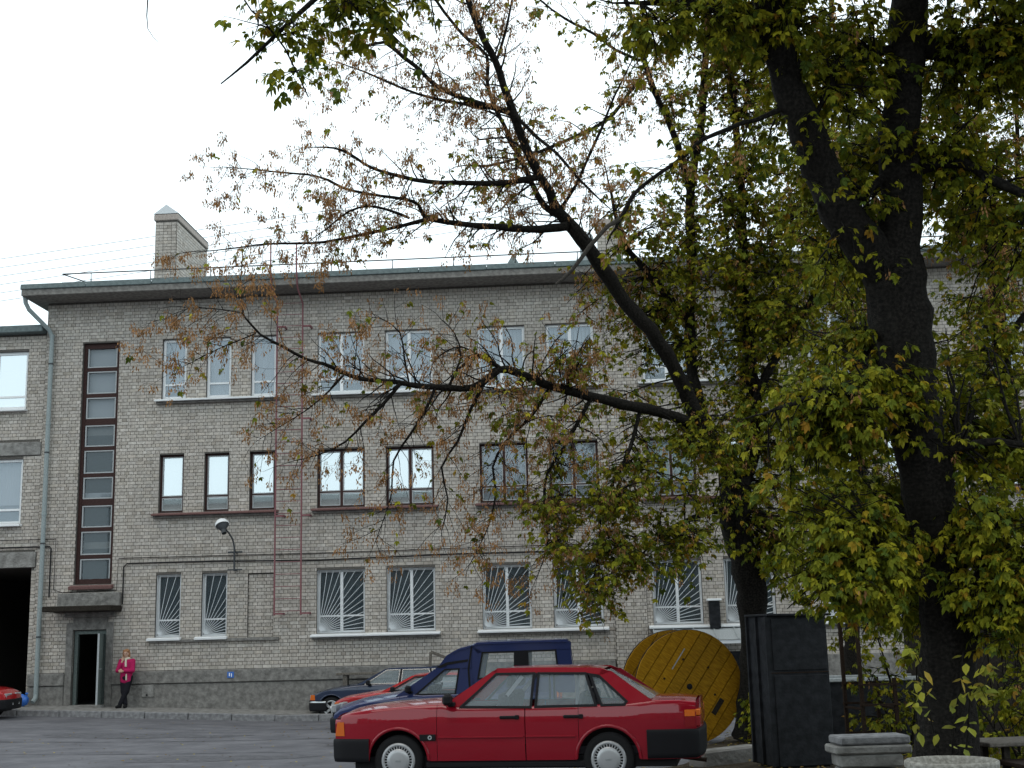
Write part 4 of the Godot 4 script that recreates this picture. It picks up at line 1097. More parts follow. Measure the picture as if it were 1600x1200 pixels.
# ---------- things in the yard ----------
func yard_things() -> void:
	var m: MB
	# wooden cable drum standing on edge
	var dc := Vector3(1.52, 0, -22.75); dc.y = yard(dc.x, dc.z)
	var R := .955
	var D := thing("cable_drum", "large yellow-stained wooden cable drum standing on its rim", "cable drum", dc + Vector3(0, R, 0), .26)
	for fl in 2:
		var F := Node3D.new(); F.name = "flange"; D.add_child(F, true)
		F.position = Vector3(0, 0, -.0 if fl == 0 else -.82); F.rotation.z = -.62
		var np := 9; var pw := 2 * R / np
		for i in np:
			var xa := -R + i * pw + .007; var xb := -R + (i + 1) * pw - .007
			var poly := []
			for s in 7:
				var x := lerpf(xa, xb, s / 6.0); poly.append(Vector2(x, sqrt(maxf(R * R - x * x, .0001))))
			for s in 7:
				var x := lerpf(xb, xa, s / 6.0); poly.append(Vector2(x, -sqrt(maxf(R * R - x * x, .0001))))
			if poly[0].distance_to(poly[13]) < .02: poly.remove_at(13)
			m = MB.new(); m.prism(poly, Transform3D(Basis(), Vector3(0, 0, rng.randf_range(-.004, .004))), .045)
			part("plank", m, M.wood[rng.randi() % 4], F)
		# second layer of boards, crosswise, on the inside
		m = MB.new(); var back := []
		for s in 40: back.append(Vector2(cos(TAU * s / 40), sin(TAU * s / 40)) * (R - .012))
		m.prism(back, Transform3D(Basis(), Vector3(0, 0, -.05)), .046); part("inner_layer", m, M.oldwood, F)
		m = MB.new()
		var ringp := []; var rd := []
		for s in 49: ringp.append(Vector3(cos(TAU * s / 48) * R, sin(TAU * s / 48) * R, .0)); rd.append(.014)
		m.tube(ringp, rd, 4, false); part("rim_band", m, M.darkwood, F)
		if fl == 0:
			m = MB.new(); m.lathe([Vector2(.052, .047), Vector2(.05, .052), Vector2(.001, .0525)], Transform3D(), 18); part("axle_hole", m, M.black, F)
			m = MB.new(); m.cbox(Vector3(.6, .0, .048), Vector3(.09, .3, .012), .004); part("slot_plate", m, M.darkwood, F)
			var bm := MB.new(); bm.lathe([Vector2(.019, .045), Vector2(.019, .055), Vector2(.001, .058)], Transform3D(), 8)
			var bmm := bm.mesh()
			for s in 6: put("bolt", bmm, M.rust, F).position = Vector3(cos(TAU * s / 6 + .3) * .47, sin(TAU * s / 6 + .3) * .47, 0)
			m = MB.new(); m.box(Vector3(-.42, .28, .052), Vector3(.016, .42, .01)); part("pale_strip", m, M.galv, F)
	m = MB.new(); m.lathe([Vector2(.5, -.8), Vector2(.5, -.04)], Transform3D(), 30); part("core", m, M.oldwood, D)
	# wedge stones keep the drum from rolling
	# tall steel locker
	var bx := thing("steel_locker", "tall dark steel cabinet standing beside the cable drum", "cabinet", Vector3(2.189, -0.02, -17.066), .0)
	bx.rotation.y = .27
	m = MB.new(); m.cbox(Vector3(.42, 1.0, -.36), Vector3(.82, 1.9, .68), .012); part("case", m, M.steel, bx)
	m = MB.new(); m.cbox(Vector3(.43, 1.955, -.34), Vector3(.9, .03, .78), .006, Basis(Vector3.BACK, -.012)); part("lid", m, M.steel, bx)
	m = MB.new(); m.box(Vector3(.42, 1.22, -.014), Vector3(.8, .012, .008)); part("seam", m, M.rust, bx)
	for y in [[.62, 1.15], [1.58, .68]]:
		m = MB.new(); m.cbox(Vector3(.43, y[0], -.012), Vector3(.74, y[1] - .02, .016), .006); part("front_panel", m, M.steel, bx)
	for z in [-.03, -.36, -.68]:
		m = MB.new(); m.box(Vector3(-.0, 1.0, z), Vector3(.05, 1.88, .04)); part("corner_angle", m, M.steel, bx)
	m = MB.new(); m.box(Vector3(.42, .025, -.36), Vector3(.7, .06, .6)); part("foot", m, M.black, bx)
	# kerb block beside the locker
	var kb := thing("kerb_block", "loose grey concrete kerb block lying between sedan and steel cabinet", "kerb block", Vector3(1.34, -0.035, -17.851), -.0)
	kb.rotation.y = .78
	m = MB.new(); m.cbox(Vector3(.62, .09, -.12), Vector3(1.25, .24, .3), .025); part("block", m, M.concrete, kb)
	m = MB.new(); m.cbox(Vector3(1.86, .08, -.1), Vector3(1.2, .22, .3), .025, Basis(Vector3.UP, .03)); part("end_block", m, M.concrete, kb)
	# stack of concrete slabs
	var st := thing("slab_stack", "pale concrete slabs stacked on blocks at the bottom of the view", "slabs", Vector3(2.93, 0, -15.1), .10)
	var ys := [[.11, .22, .62, .4, M.concrete], [.30, .14, .7, .42, M.concrete], [.42, .095, .86, .46, M.concrete], [.52, .095, .80, .42, M.kerb]]
	for k in 4:
		var q: Array = ys[k]
		m = MB.new(); m.cbox(Vector3(.02 * k, q[0], 0), Vector3(q[2], q[1] - .004, q[3]), .018, Basis(Vector3.UP, .04 * (k - 2))); part("slab", m, q[4], st)
	# round tub
	var tb := thing("concrete_tub", "round pale mottled tub standing open at the lower right", "tub", Vector3(2.86, 0, -11.15))
	m = MB.new(); m.lathe([Vector2(.24, .0), Vector2(.27, .02), Vector2(.33, .35), Vector2(.355, .6), Vector2(.375, .61), Vector2(.375, .655), Vector2(.36, .665), Vector2(.345, .655), Vector2(.335, .6), Vector2(.28, .12), Vector2(.001, .11)], Transform3D(Basis(Vector3.RIGHT, -PI / 2), Vector3.ZERO), 40); part("bowl", m, mottled(lin(.18, .17, .15), lin(.48, .47, .42), .6, .9, .025, .4, 51), tb)
	m = MB.new(); m.lathe([Vector2(.325, .55), Vector2(.2, .565), Vector2(.001, .575)], Transform3D(Basis(Vector3.RIGHT, -PI / 2), Vector3.ZERO), 30); part("soil_fill", m, mottled(lin(.10, .09, .07), lin(.3, .28, .25), .35, .95, .03, .8, 52), tb)
	# iron rack behind the locker
	var rk := thing("iron_rack", "rusty angle iron rack with crossbars standing behind the steel cabinet", "rack", Vector3(3.55, yard(3.5, -18), -18.2), .2)
	for x in [0.0, .48]:
		for z in [0.0, -.6]:
			var uh := 2.25 if x == 0.0 else 1.1
			m = MB.new(); m.box(Vector3(x, uh / 2, z), Vector3(.045, uh, .045)); part("upright", m, M.rust, rk)
	for y in [.35, .75, 1.02]:
		for z in [0.0, -.6]:
			m = MB.new(); m.box(Vector3(.24, y, z + .034), Vector3(.58, .03, .02)); part("crossbar", m, M.rust, rk)
	for x in [.0, .48]:
		m = MB.new(); m.box(Vector3(x, .7, -.3), Vector3(.03, .03, .55)); part("crossbar", m, M.rust, rk)
	var bn := thing("steel_bin", "low dark steel bin behind the iron rack", "bin", Vector3(4.1, yard(4, -20), -20.6), .1)
	m = MB.new()
	for s in [[Vector3(0, .55, .5), Vector3(1.7, 1.0, .03)], [Vector3(0, .55, -.5), Vector3(1.7, 1.0, .03)], [Vector3(-.85, .55, 0), Vector3(.03, 1.0, 1.0)], [Vector3(.85, .55, 0), Vector3(.03, 1.0, 1.0)], [Vector3(0, .06, 0), Vector3(1.7, .03, 1.0)]]: m.box(s[0], s[1])
	part("case", m, M.steel, bn)
	m = MB.new()
	for z in [-.52, .52]: m.cbox(Vector3(0, 1.06, z), Vector3(1.78, .06, .06), .01)
	part("rim", m, M.galv, bn)
	for z in [-.4, .4]:
		m = MB.new(); m.box(Vector3(0, .025, z), Vector3(1.6, .05, .1)); part("runner", m, M.black, bn)
	# boards lying on trestles at the right edge
	for q in [["upper", 0.62, 0.0, .0], ["lower", .46, -.25, .5]]:
		var bd := thing("trestle_board", "%s dark board lying on trestles at the right edge of the yard" % q[0], "board", Vector3(4.35 + q[3] * .35, 0, -13.3 + q[3]), .18)
		m = MB.new(); m.cbox(Vector3(0, q[1], 0), Vector3(1.5, .04, .62), .008); part("board", m, M.oldwood if q[0] == "upper" else M.rust, bd)
		for x in [-.55, .55]:
			for z in [-.22, .22]:
				m = MB.new(); m.box(Vector3(x, (q[1] - .02) / 2, z), Vector3(.06, q[1] - .02, .06)); part("leg", m, M.darkwood, bd)
	# dark board shed at the right, behind the big tree
	var sh := thing("board_shed", "dark board shed half hidden behind the big tree trunk", "shed", Vector3(6.4, yard(6.4, -21), -21.0), .08)
	for i in 16:
		m = MB.new(); m.cbox(Vector3(-1.2 + i * .2, 1.15, 1.0 + rng.randf_range(-.008, .008)), Vector3(.19, 2.3, .025), .004); part("board", m, M.darkwood, sh)
	m = MB.new()
	for x in [-1.29, 1.89]: m.box(Vector3(x, 1.15, 0), Vector3(.03, 2.3, 2.0))
	m.box(Vector3(.3, 1.15, -1.0), Vector3(3.2, 2.3, .03)); part("wall", m, M.darkwood, sh)
	m = MB.new(); m.cbox(Vector3(.3, 2.4, .05), Vector3(3.7, .07, 2.6), .01, Basis(Vector3.RIGHT, .07)); part("roof", m, M.steel, sh)
	# bench and a propped frame behind the estate car
	var be := thing("plank_bench", "weathered plank bench against the plinth behind the blue estate car", "bench", Vector3(-6.75, pave(-6.8, -36.4), -36.4))
	m = MB.new(); m.cbox(Vector3(.35, 1.0, 0), Vector3(1.9, .06, .4), .01); part("seat", m, M.oldwood, be)
	for x in [-.35, 1.05]:
		m = MB.new(); m.cbox(Vector3(x, .485, 0), Vector3(.13, .97, .3), .012); part("leg", m, M.oldwood, be)
	var fr := thing("timber_frame", "grey timber frame leaning in a peak beyond the blue estate car", "frame", Vector3(-4.55, pave(-4.5, -36.2), -36.2))
	var fb := [[Vector3(-.24, 0, 0), Vector3(-.12, 1.55, 0)], [Vector3(-.12, 1.55, 0), Vector3(.72, 1.22, .05)], [Vector3(.72, 1.22, .05), Vector3(.62, 0, .1)]]
	for q in fb:
		m = MB.new(); var dd: Vector3 = q[1] - q[0]; m.cbox((q[0] + q[1]) / 2, Vector3(.08, dd.length(), .06), .008, Basis(Quaternion(Vector3.UP, dd.normalized()))); part("timber", m, M.oldwood, fr)
	# litter: fallen leaves
	var mm := MultiMesh.new(); mm.transform_format = MultiMesh.TRANSFORM_3D; mm.use_colors = true; mm.mesh = leaflet_mesh(.06, .035); mm.instance_count = 2600
	for i in 2600:
		var p := Vector3(rng.randfn(3.6, 2.4), 0, rng.randfn(-18, 4.0))
		if i % 5 == 0: p = Vector3(rng.randf_range(-12, 3), 0, rng.randf_range(-34, -13))
		p.y = yard(p.x, p.z) + .012 + (.045 if p.x > 2.0 else .0)
		mm.set_instance_transform(i, Transform3D(Basis.from_euler(Vector3(rng.randf_range(-.25, .25), rng.randf() * TAU, rng.randf_range(-.25, .25))), p))
		mm.set_instance_color(i, Color(.26, .17, .05) * rng.randf_range(.5, 1.2) if i % 3 else Color(.34, .28, .05))
	var li := MultiMeshInstance3D.new(); li.multimesh = mm; li.material_override = M.leaf; li.name = "fallen_leaves"; add_child(li)
	tag(li, "fallen yellow and brown leaves scattered over the yard", "leaves"); li.set_meta("kind", "stuff")

# ---------- trees ----------
func leaflet_mesh(l: float, w: float) -> ArrayMesh:
	var b := MB.new(); leaflet(b, Transform3D(), l, w)
	return b.mesh()
func leaflet(b: MB, t: Transform3D, l: float, w: float) -> void:  # pointed blade along +x, folded along the midrib
	var o := [Vector3(0, 0, 0), Vector3(l * .3, .0, w * .5), Vector3(l * .62, -.003, w * .42), Vector3(l, -l * .12, 0), Vector3(l * .62, -.003, -w * .42), Vector3(l * .3, .0, -w * .5)]
	var c := t * Vector3(l * .5, -l * .05 - w * .1, 0)
	for i in 6: b.tri(t * o[i], t * o[(i + 1) % 6], c)
func compound_leaf(size: float, nl: int, sd: int) -> ArrayMesh:
	var b := MB.new(); var r := RandomNumberGenerator.new(); r.seed = sd
	var stalk := .5 * size
	b.col = Color(.7, .75, .5); b.tube([Vector3.ZERO, Vector3(stalk, -.12 * size, 0)], [.0016, .0012], 3, false)
	for i in nl:
		var at := Vector3(stalk, -.12 * size, 0) if i == 0 else Vector3(stalk * (.95 if i < 3 else .6), -.12 * size, 0)
		var yaw := 0.0 if i == 0 else (1.0 if i % 2 else -1.0) * (r.randf_range(.6, 1.0) if i < 3 else r.randf_range(1.0, 1.4))
		var pitch := -r.randf_range(.25, .9)
		var q := r.randf_range(.85, 1.12); b.col = Color(q, q, q)
		leaflet(b, Transform3D(Basis(Vector3.UP, yaw) * Basis(Vector3.BACK, pitch) * Basis(Vector3.RIGHT, r.randf_range(-.5, .5)), at), size * (.62 if i == 0 else .5) * r.randf_range(.85, 1.1), size * .27)
	return b.mesh()
func seed_bunch(size: float, sd: int) -> ArrayMesh:  # hanging bunch of winged seeds
	var b := MB.new(); var r := RandomNumberGenerator.new(); r.seed = sd
	b.col = Color(.8, .7, .6)
	for i in 8:
		var y := -size * (.15 + .8 * i / 8.0); var a := r.randf() * TAU
		var e := Vector3(cos(a) * .03, y - .012, sin(a) * .03)
		var q := r.randf_range(.7, 1.25); b.col = Color(q, q, q)
		leaflet(b, Transform3D(Basis(Vector3.UP, -a) * Basis(Vector3.BACK, -r.randf_range(1.0, 1.5)) * Basis(Vector3.RIGHT, r.randf() * 3.0), e), size * .40, size * .165)
	b.tube([Vector3.ZERO, Vector3(.004, -size, 0)], [.0016, .001], 3, false)
	return b.mesh()

class Growth:
	var root: Node3D
	var pts := []       # Vector3 of the limb skeleton
	var rad := []
	var twigs := MB.new()
	var green := []     # [Transform3D, Color]
	var brown := []
	var eye := Vector3(0, 1.75, 0)

func limb(t: Growth, called: String, line: Array, mat: Material, sides := 10) -> void:
	# smooth the traced points, add the bumps of the bark, and keep the skeleton
	var P := []; var Rr := []
	for i in line.size() - 1:
		var a: Vector4 = line[maxi(i - 1, 0)]; var b: Vector4 = line[i]; var c: Vector4 = line[i + 1]; var d: Vector4 = line[mini(i + 2, line.size() - 1)]
		var n := maxi(2, int(Vector3(b.x - c.x, b.y - c.y, b.z - c.z).length() / .18))
		for k in n:
			var q := b.cubic_interpolate(c, a, d, float(k) / n)
			P.append(Vector3(q.x, q.y, q.z)); Rr.append(q.w)
	var e: Vector4 = line[-1]; P.append(Vector3(e.x, e.y, e.z)); Rr.append(e.w)
	for i in P.size():
		var w: float = Rr[i] * .12
		if i > 0: P[i] += Vector3(rng.randf_range(-w, w), rng.randf_range(-w, w), rng.randf_range(-w, w))
		Rr[i] *= rng.randf_range(.93, 1.1)
		t.pts.append(P[i]); t.rad.append(Rr[i])
	var m := MB.new(); m.tube(P, Rr, sides * 2 if sides > 11 else sides, true, .085 if sides > 11 else .05)
	part(called, m, mat, t.root)

func leaf_tone() -> Color:
	var k := rng.randf()
	var c := Color(.12, .15, .012).lerp(Color(.22, .225, .015), rng.randf())
	if k < .07: c = Color(.36, .28, .018).lerp(Color(.33, .17, .02), rng.randf())
	elif k < .34: c = Color(.31, .29, .018)
	elif k < .42: c = Color(.085, .125, .018)
	return c * rng.randf_range(.8, 1.15)
func seed_tone() -> Color:
	return Color(.42, .215, .085).lerp(Color(.27, .15, .07), rng.randf()) * rng.randf_range(.75, 1.25)
func hang(t: Growth, p: Vector3, dirn: Vector3, pg: float, size := 1.0) -> void:
	if rng.randf() < pg:
		var d := (Vector3(dirn.x, 0, dirn.z).normalized() + Vector3(rng.randf_range(-.9, .9), 0, rng.randf_range(-.9, .9))).normalized()
		var B := Basis(Vector3.UP, atan2(-d.z, d.x)) * Basis(Vector3.BACK, rng.randf_range(-1.0, .15)) * Basis(Vector3.RIGHT, rng.randf_range(-.5, .5))
		t.green.append([Transform3D(B.scaled(Vector3.ONE * size * rng.randf_range(.55, 1.35)), p), leaf_tone()])
	else:
		t.brown.append([Transform3D(Basis.from_euler(Vector3(rng.randf_range(-.25, .25), rng.randf() * TAU, rng.randf_range(-.25, .25))).scaled(Vector3.ONE * size * rng.randf_range(.7, 1.25)), p), seed_tone()])
# a twig from p that wanders and sags; carries leaves (share pg) or seed bunches, and side twigs while depth lasts
func twig(t: Growth, p: Vector3, dirn: Vector3, ln: float, r: float, depth: int, pg: float, dens: float, size := 1.0) -> void:
	var n := maxi(3, int(ln / .14)); var P := [p]; var Rr := [r]
	var d := dirn.normalized()
	for i in n:
		d = (d + Vector3(rng.randf_range(-.28, .28), rng.randf_range(-.26, .2), rng.randf_range(-.28, .28))).normalized()
		P.append(P[-1] + d * ln / n); Rr.append(lerpf(r, maxf(r * .3, .0022), (i + 1.0) / n))
	t.twigs.tube(P, Rr, 3 if r < .012 else 5, false)
	for i in range(1, n + 1):
		var s: Vector3 = (P[i] - P[i - 1]).normalized()
		if depth > 0 and rng.randf() < .62:
			var o := s.cross(Vector3(rng.randfn(), rng.randfn(), rng.randfn())).normalized()
			twig(t, P[i], s * .6 + o + Vector3(0, -.1, 0), ln * rng.randf_range(.3, .55), Rr[i] * .6, depth - 1, pg, dens, size)
		if depth < 2 and rng.randf() < dens * (1.0 if depth == 0 else .5): hang(t, P[i], s, pg, size)
	if rng.randf() < dens + .2: hang(t, P[-1], d, pg, size)
# leafy spray: a branch from the nearest limb out to c, then twigs round its end
func spray(t: Growth, c: Vector3, pg: float, count: int, spread: float, size := 1.0, dens := .9) -> void:
	var best := 0; var bd := 1e9
	for i in range(0, t.pts.size(), 3):
		var q: float = t.pts[i].distance_squared_to(c) + (4.0 if t.rad[i] > .16 else 0.0)
		if q < bd: bd = q; best = i
	var a: Vector3 = t.pts[best]; var ln := a.distance_to(c)
	var r0 := minf(t.rad[best] * .5, .008 + .006 * ln)
	var P := []; var Rr := []; var n := maxi(3, int(ln / .25))
	var side := Vector3(rng.randf_range(-.12, .12), .12, rng.randf_range(-.12, .12)) * ln
	for i in n + 1:
		var u := float(i) / n
		P.append(a.lerp(c, u) + side * 4 * u * (1 - u) * .6 + Vector3(rng.randf_range(-.02, .02), rng.randf_range(-.02, .02), 0) * (1 if i > 0 else 0)); Rr.append(lerpf(r0, .005, u))
	t.twigs.tube(P, Rr, 5, false)
	for k in count:
		var u := rng.randf_range(.55, 1.0); var p: Vector3 = P[int(u * n)]
		var d := Vector3(rng.randfn(), rng.randfn() * .6 - .15, rng.randfn()).normalized()
		twig(t, p, d, spread * rng.randf_range(.5, 1.1), .006, 0 if k % 3 else 1, pg, dens, size)
func finish(t: Growth, gsize: float, single: int, bsize := .112) -> void:
	var tw := part("twigs", t.twigs, M.bark, t.root); tw.set_meta("kind", "stuff")
	var crown := Node3D.new(); crown.name = "crown"; t.root.add_child(crown)
	var gm := []
	for k in 4: gm.append(compound_leaf(gsize, 5 if k % 2 else 3, 70 + k))
	if t.green.size():
		t.green.sort_custom(func(a, b): return a[0].origin.distance_squared_to(t.eye) < b[0].origin.distance_squared_to(t.eye))
		var mats := []
		for k in 6: var q := plain(Color(1, 1, 1), .6); mats.append(q)
		var cs := [Color(.14, .18, .014), Color(.21, .23, .016), Color(.33, .32, .02), Color(.09, .13, .018), Color(.40, .33, .02), Color(.18, .21, .016)]
		for k in 6:
			mats[k].albedo_color = cs[k].linear_to_srgb(); mats[k].vertex_color_use_as_albedo = true; mats[k].backlight_enabled = true; mats[k].backlight = Color(.5, .5, .3)
		for i in mini(single, t.green.size()):
			var o := put("leaf", gm[i % 4], mats[(i * 7) % 6], crown); o.transform = t.green[i][0]
		var rest: Array = t.green.slice(mini(single, t.green.size()))
		for k in 4:
			var mm := MultiMesh.new(); mm.transform_format = MultiMesh.TRANSFORM_3D; mm.use_colors = true; mm.mesh = gm[k]
			var mine := []
			for i in range(k, rest.size(), 4): mine.append(rest[i])
			if mine.is_empty(): continue
			mm.instance_count = mine.size()
			for i in mine.size(): mm.set_instance_transform(i, mine[i][0]); mm.set_instance_color(i, mine[i][1])
			var mi := MultiMeshInstance3D.new(); mi.multimesh = mm; mi.material_override = M.leaf; mi.name = "foliage"; mi.set_meta("kind", "stuff"); crown.add_child(mi, true)
	if t.brown.size():
		for k in 3:
			var mm := MultiMesh.new(); mm.transform_format = MultiMesh.TRANSFORM_3D; mm.use_colors = true; mm.mesh = seed_bunch(bsize, 80 + k)
			var mine := []
			for i in range(k, t.brown.size(), 3): mine.append(t.brown[i])
			if mine.is_empty(): continue
			mm.instance_count = mine.size()
			for i in mine.size(): mm.set_instance_transform(i, mine[i][0]); mm.set_instance_color(i, mine[i][1])
			var mi := MultiMeshInstance3D.new(); mi.multimesh = mm; mi.material_override = M.leaf; mi.name = "seed_bunches"; mi.set_meta("kind", "stuff"); crown.add_child(mi, true)
# twigs all along a traced limb
func dress(t: Growth, line: Array, from: float, every: float, ln: float, pg0: float, pg1: float, dens: float, depth := 2, size := 1.0) -> void:
	var tot := 0.0; var seg := []
	for i in line.size() - 1:
		var l := Vector3(line[i].x - line[i + 1].x, line[i].y - line[i + 1].y, line[i].z - line[i + 1].z).length(); seg.append(l); tot += l
	var s := tot * from
	while s < tot:
		var q := s; var i := 0
		while i < seg.size() - 1 and q > seg[i]: q -= seg[i]; i += 1
		var a := Vector3(line[i].x, line[i].y, line[i].z); var b := Vector3(line[i + 1].x, line[i + 1].y, line[i + 1].z)
		var p := a.lerp(b, q / seg[i]); var tg := (b - a).normalized()
		var rr := lerpf(line[i].w, line[i + 1].w, q / seg[i])
		var o := tg.cross(Vector3(rng.randfn(), rng.randfn(), rng.randfn())).normalized()
		o.z *= .75
		twig(t, p, tg * .7 + o, ln * rng.randf_range(.5, 1.25), clampf(rr * .4, .006, .016), depth, lerpf(pg0, pg1, s / tot), dens, size)
		s += every * rng.randf_range(.6, 1.4)
	var e: Vector4 = line[-1]; var f: Vector4 = line[-2]
	if e.w < .03: twig(t, Vector3(e.x, e.y, e.z), Vector3(e.x - f.x, e.y - f.y, e.z - f.z), ln * .8, e.w * .9, depth, pg1, dens, size)
func cloud_of(t: Growth, c: Vector3, r: Vector3, n: int, pg: float, count: int, spread: float, size := 1.0, dens := .9) -> void:
	for i in n:
		var d := Vector3(rng.randfn(), rng.randfn(), rng.randfn()).normalized() * pow(rng.randf(), .4)
		spray(t, c + d * r, pg, count, spread, size, dens)

func trees() -> void:
	# --- box elder behind the drum: the leaning limbs across the facade ---
	var t := Growth.new()
	t.root = thing("box_elder", "box elder leaning left across the facade, brown seed bunches at its tips", "tree")
	var trunk := [Vector4(2.582, -0.055, -22.979, 0.33), Vector4(2.633, 0.721, -22.829, 0.27), Vector4(2.696, 1.799, -22.62, 0.25), Vector4(2.601, 2.773, -22.422, 0.24), Vector4(2.457, 3.317, -22.306, 0.24), Vector4(2.405, 3.966, -22.175, 0.25), Vector4(2.462, 4.31, -22.11, 0.26)]
	limb(t, "trunk", trunk, M.bark, 16)
	var A1 := [Vector4(2.455, 4.127, -22.146, 0.16), Vector4(2.276, 4.639, -22.034, 0.136), Vector4(2.028, 4.918, -21.759, 0.132), Vector4(1.76, 5.425, -21.439, 0.124), Vector4(1.487, 5.955, -21.113, 0.12), Vector4(1.197, 6.442, -20.795, 0.12), Vector4(1.042, 6.642, -20.644, 0.12), Vector4(0.626, 7.113, -20.423, 0.116), Vector4(0.316, 7.55, -20.114, 0.112), Vector4(0.099, 7.813, -19.845, 0.108), Vector4(-0.145, 8.111, -19.669, 0.104), Vector4(-0.388, 8.367, -19.501, 0.084), Vector4(-0.506, 8.646, -19.337, 0.076), Vector4(-0.645, 8.864, -19.183, 0.072), Vector4(-0.87, 9.29, -18.881, 0.068), Vector4(-1.007, 9.715, -18.687, 0.064), Vector4(-1.144, 10.106, -18.499, 0.056), Vector4(-1.242, 10.424, -18.328, 0.052), Vector4(-1.409, 10.721, -18.157, 0.048), Vector4(-1.595, 11.216, -17.946, 0.044), Vector4(-1.747, 11.8, -17.719, 0.04), Vector4(-1.858, 12.415, -17.489, 0.024)]
	limb(t, "limb", A1, M.bark, 12)
	var A2 := [Vector4(-0.31, 8.275, -19.524, 0.056), Vector4(-0.608, 8.462, -19.469, 0.052), Vector4(-0.792, 8.852, -19.483, 0.044), Vector4(-0.946, 9.264, -19.494, 0.044), Vector4(-1.096, 9.559, -19.529, 0.04), Vector4(-1.219, 9.877, -19.459, 0.036), Vector4(-1.382, 10.206, -19.384, 0.032), Vector4(-1.461, 10.584, -19.304, 0.03), Vector4(-1.446, 10.97, -19.229, 0.028), Vector4(-1.738, 11.185, -19.066, 0.026), Vector4(-1.974, 11.427, -18.902, 0.024), Vector4(-2.206, 11.727, -18.727, 0.022), Vector4(-2.49, 12.183, -18.517, 0.016)]
	var BR := [
		[Vector4(-1.007, 9.715, -18.687, 0.048), Vector4(-1.402, 9.801, -18.543, 0.046), Vector4(-1.783, 9.896, -18.399, 0.042), Vector4(-2.168, 10.047, -18.244, 0.037), Vector4(-2.391, 10.25, -18.088, 0.032), Vector4(-2.614, 10.393, -17.944, 0.029), Vector4(-2.89, 10.583, -17.787, 0.026), Vector4(-3.272, 10.444, -17.689, 0.019), Vector4(-3.533, 10.359, -17.588, 0.011)],
		[Vector4(-1.403, 9.772, -18.549, 0.028), Vector4(-1.992, 9.925, -18.585, 0.026), Vector4(-2.497, 10.096, -18.622, 0.022), Vector4(-2.958, 10.294, -18.555, 0.019), Vector4(-3.338, 10.504, -18.592, 0.014), Vector4(-3.675, 10.631, -18.547, 0.01)],
		[Vector4(-0.646, 8.854, -19.185, 0.056), Vector4(-1.051, 8.715, -18.983, 0.048), Vector4(-1.385, 8.659, -18.872, 0.044), Vector4(-1.812, 8.645, -18.746, 0.04), Vector4(-2.352, 8.643, -18.612, 0.036), Vector4(-2.709, 8.685, -18.479, 0.032), Vector4(-3.08, 8.765, -18.339, 0.027), Vector4(-3.274, 8.829, -18.212, 0.024), Vector4(-3.481, 8.977, -18.17, 0.021), Vector4(-3.7, 9.04, -18.042, 0.016), Vector4(-3.998, 9.057, -18.021, 0.01)],
		[Vector4(-0.264, 8.143, -19.553, 0.08), Vector4(-0.517, 8.078, -19.448, 0.068), Vector4(-0.928, 8.048, -19.327, 0.06), Vector4(-1.546, 8.05, -19.084, 0.05), Vector4(-1.904, 8.057, -18.959, 0.044), Vector4(-2.356, 8.115, -18.818, 0.04), Vector4(-2.453, 8.166, -18.802, 0.032), Vector4(-2.535, 8.343, -18.762, 0.027), Vector4(-2.735, 8.392, -18.638, 0.026), Vector4(-3.266, 8.449, -18.492, 0.022), Vector4(-3.616, 8.51, -18.356, 0.021), Vector4(-3.834, 8.605, -18.222, 0.019), Vector4(-4.131, 8.689, -18.187, 0.016), Vector4(-4.561, 8.702, -18.056, 0.013), Vector4(-4.862, 8.712, -17.934, 0.01), Vector4(-5.339, 8.761, -17.895, 0.006)],
		[Vector4(-2.395, 8.116, -18.815, 0.032), Vector4(-2.778, 8.059, -18.905, 0.029), Vector4(-3.235, 8.004, -18.99, 0.026), Vector4(-3.877, 7.922, -19.069, 0.022), Vector4(-4.26, 7.883, -19.053, 0.02), Vector4(-4.967, 7.92, -19.105, 0.016), Vector4(-5.362, 7.881, -19.089, 0.013), Vector4(-6.08, 7.849, -19.153, 0.007)],
		[Vector4(-2.671, 8.132, -18.795, 0.022), Vector4(-2.987, 8.234, -18.654, 0.02), Vector4(-3.273, 8.266, -18.528, 0.018), Vector4(-3.561, 8.154, -18.43, 0.016), Vector4(-3.861, 7.891, -18.361, 0.013), Vector4(-4.059, 7.714, -18.282, 0.008)],
		[Vector4(-0.388, 8.367, -19.501, 0.032), Vector4(-0.087, 8.701, -19.249, 0.027), Vector4(0.077, 8.972, -19.002, 0.024), Vector4(0.345, 9.466, -18.818, 0.021), Vector4(0.559, 9.908, -18.642, 0.016), Vector4(0.873, 10.439, -18.454, 0.01)],
		[Vector4(-1.007, 9.715, -18.687, 0.028), Vector4(-0.643, 9.23, -18.498, 0.026), Vector4(-0.356, 8.909, -18.375, 0.024), Vector4(-0.078, 8.533, -18.364, 0.021), Vector4(0.199, 8.208, -18.343, 0.016)],
		[Vector4(-1.242, 10.424, -18.328, 0.024), Vector4(-1.072, 10.828, -18.157, 0.021), Vector4(-0.951, 11.258, -17.977, 0.016), Vector4(-0.783, 11.681, -17.802, 0.011)],
		[Vector4(-0.792, 8.852, -19.483, 0.019), Vector4(-1.124, 8.662, -19.602, 0.016), Vector4(-1.337, 8.465, -19.628, 0.011)],
		[Vector4(-0.863, 9.191, -18.901, 0.024), Vector4(-1.173, 9.51, -19.125, 0.016), Vector4(-1.594, 9.566, -19.293, 0.014), Vector4(-1.743, 9.701, -19.257, 0.01)]]
	limb(t, "limb", A2, M.bark, 8)
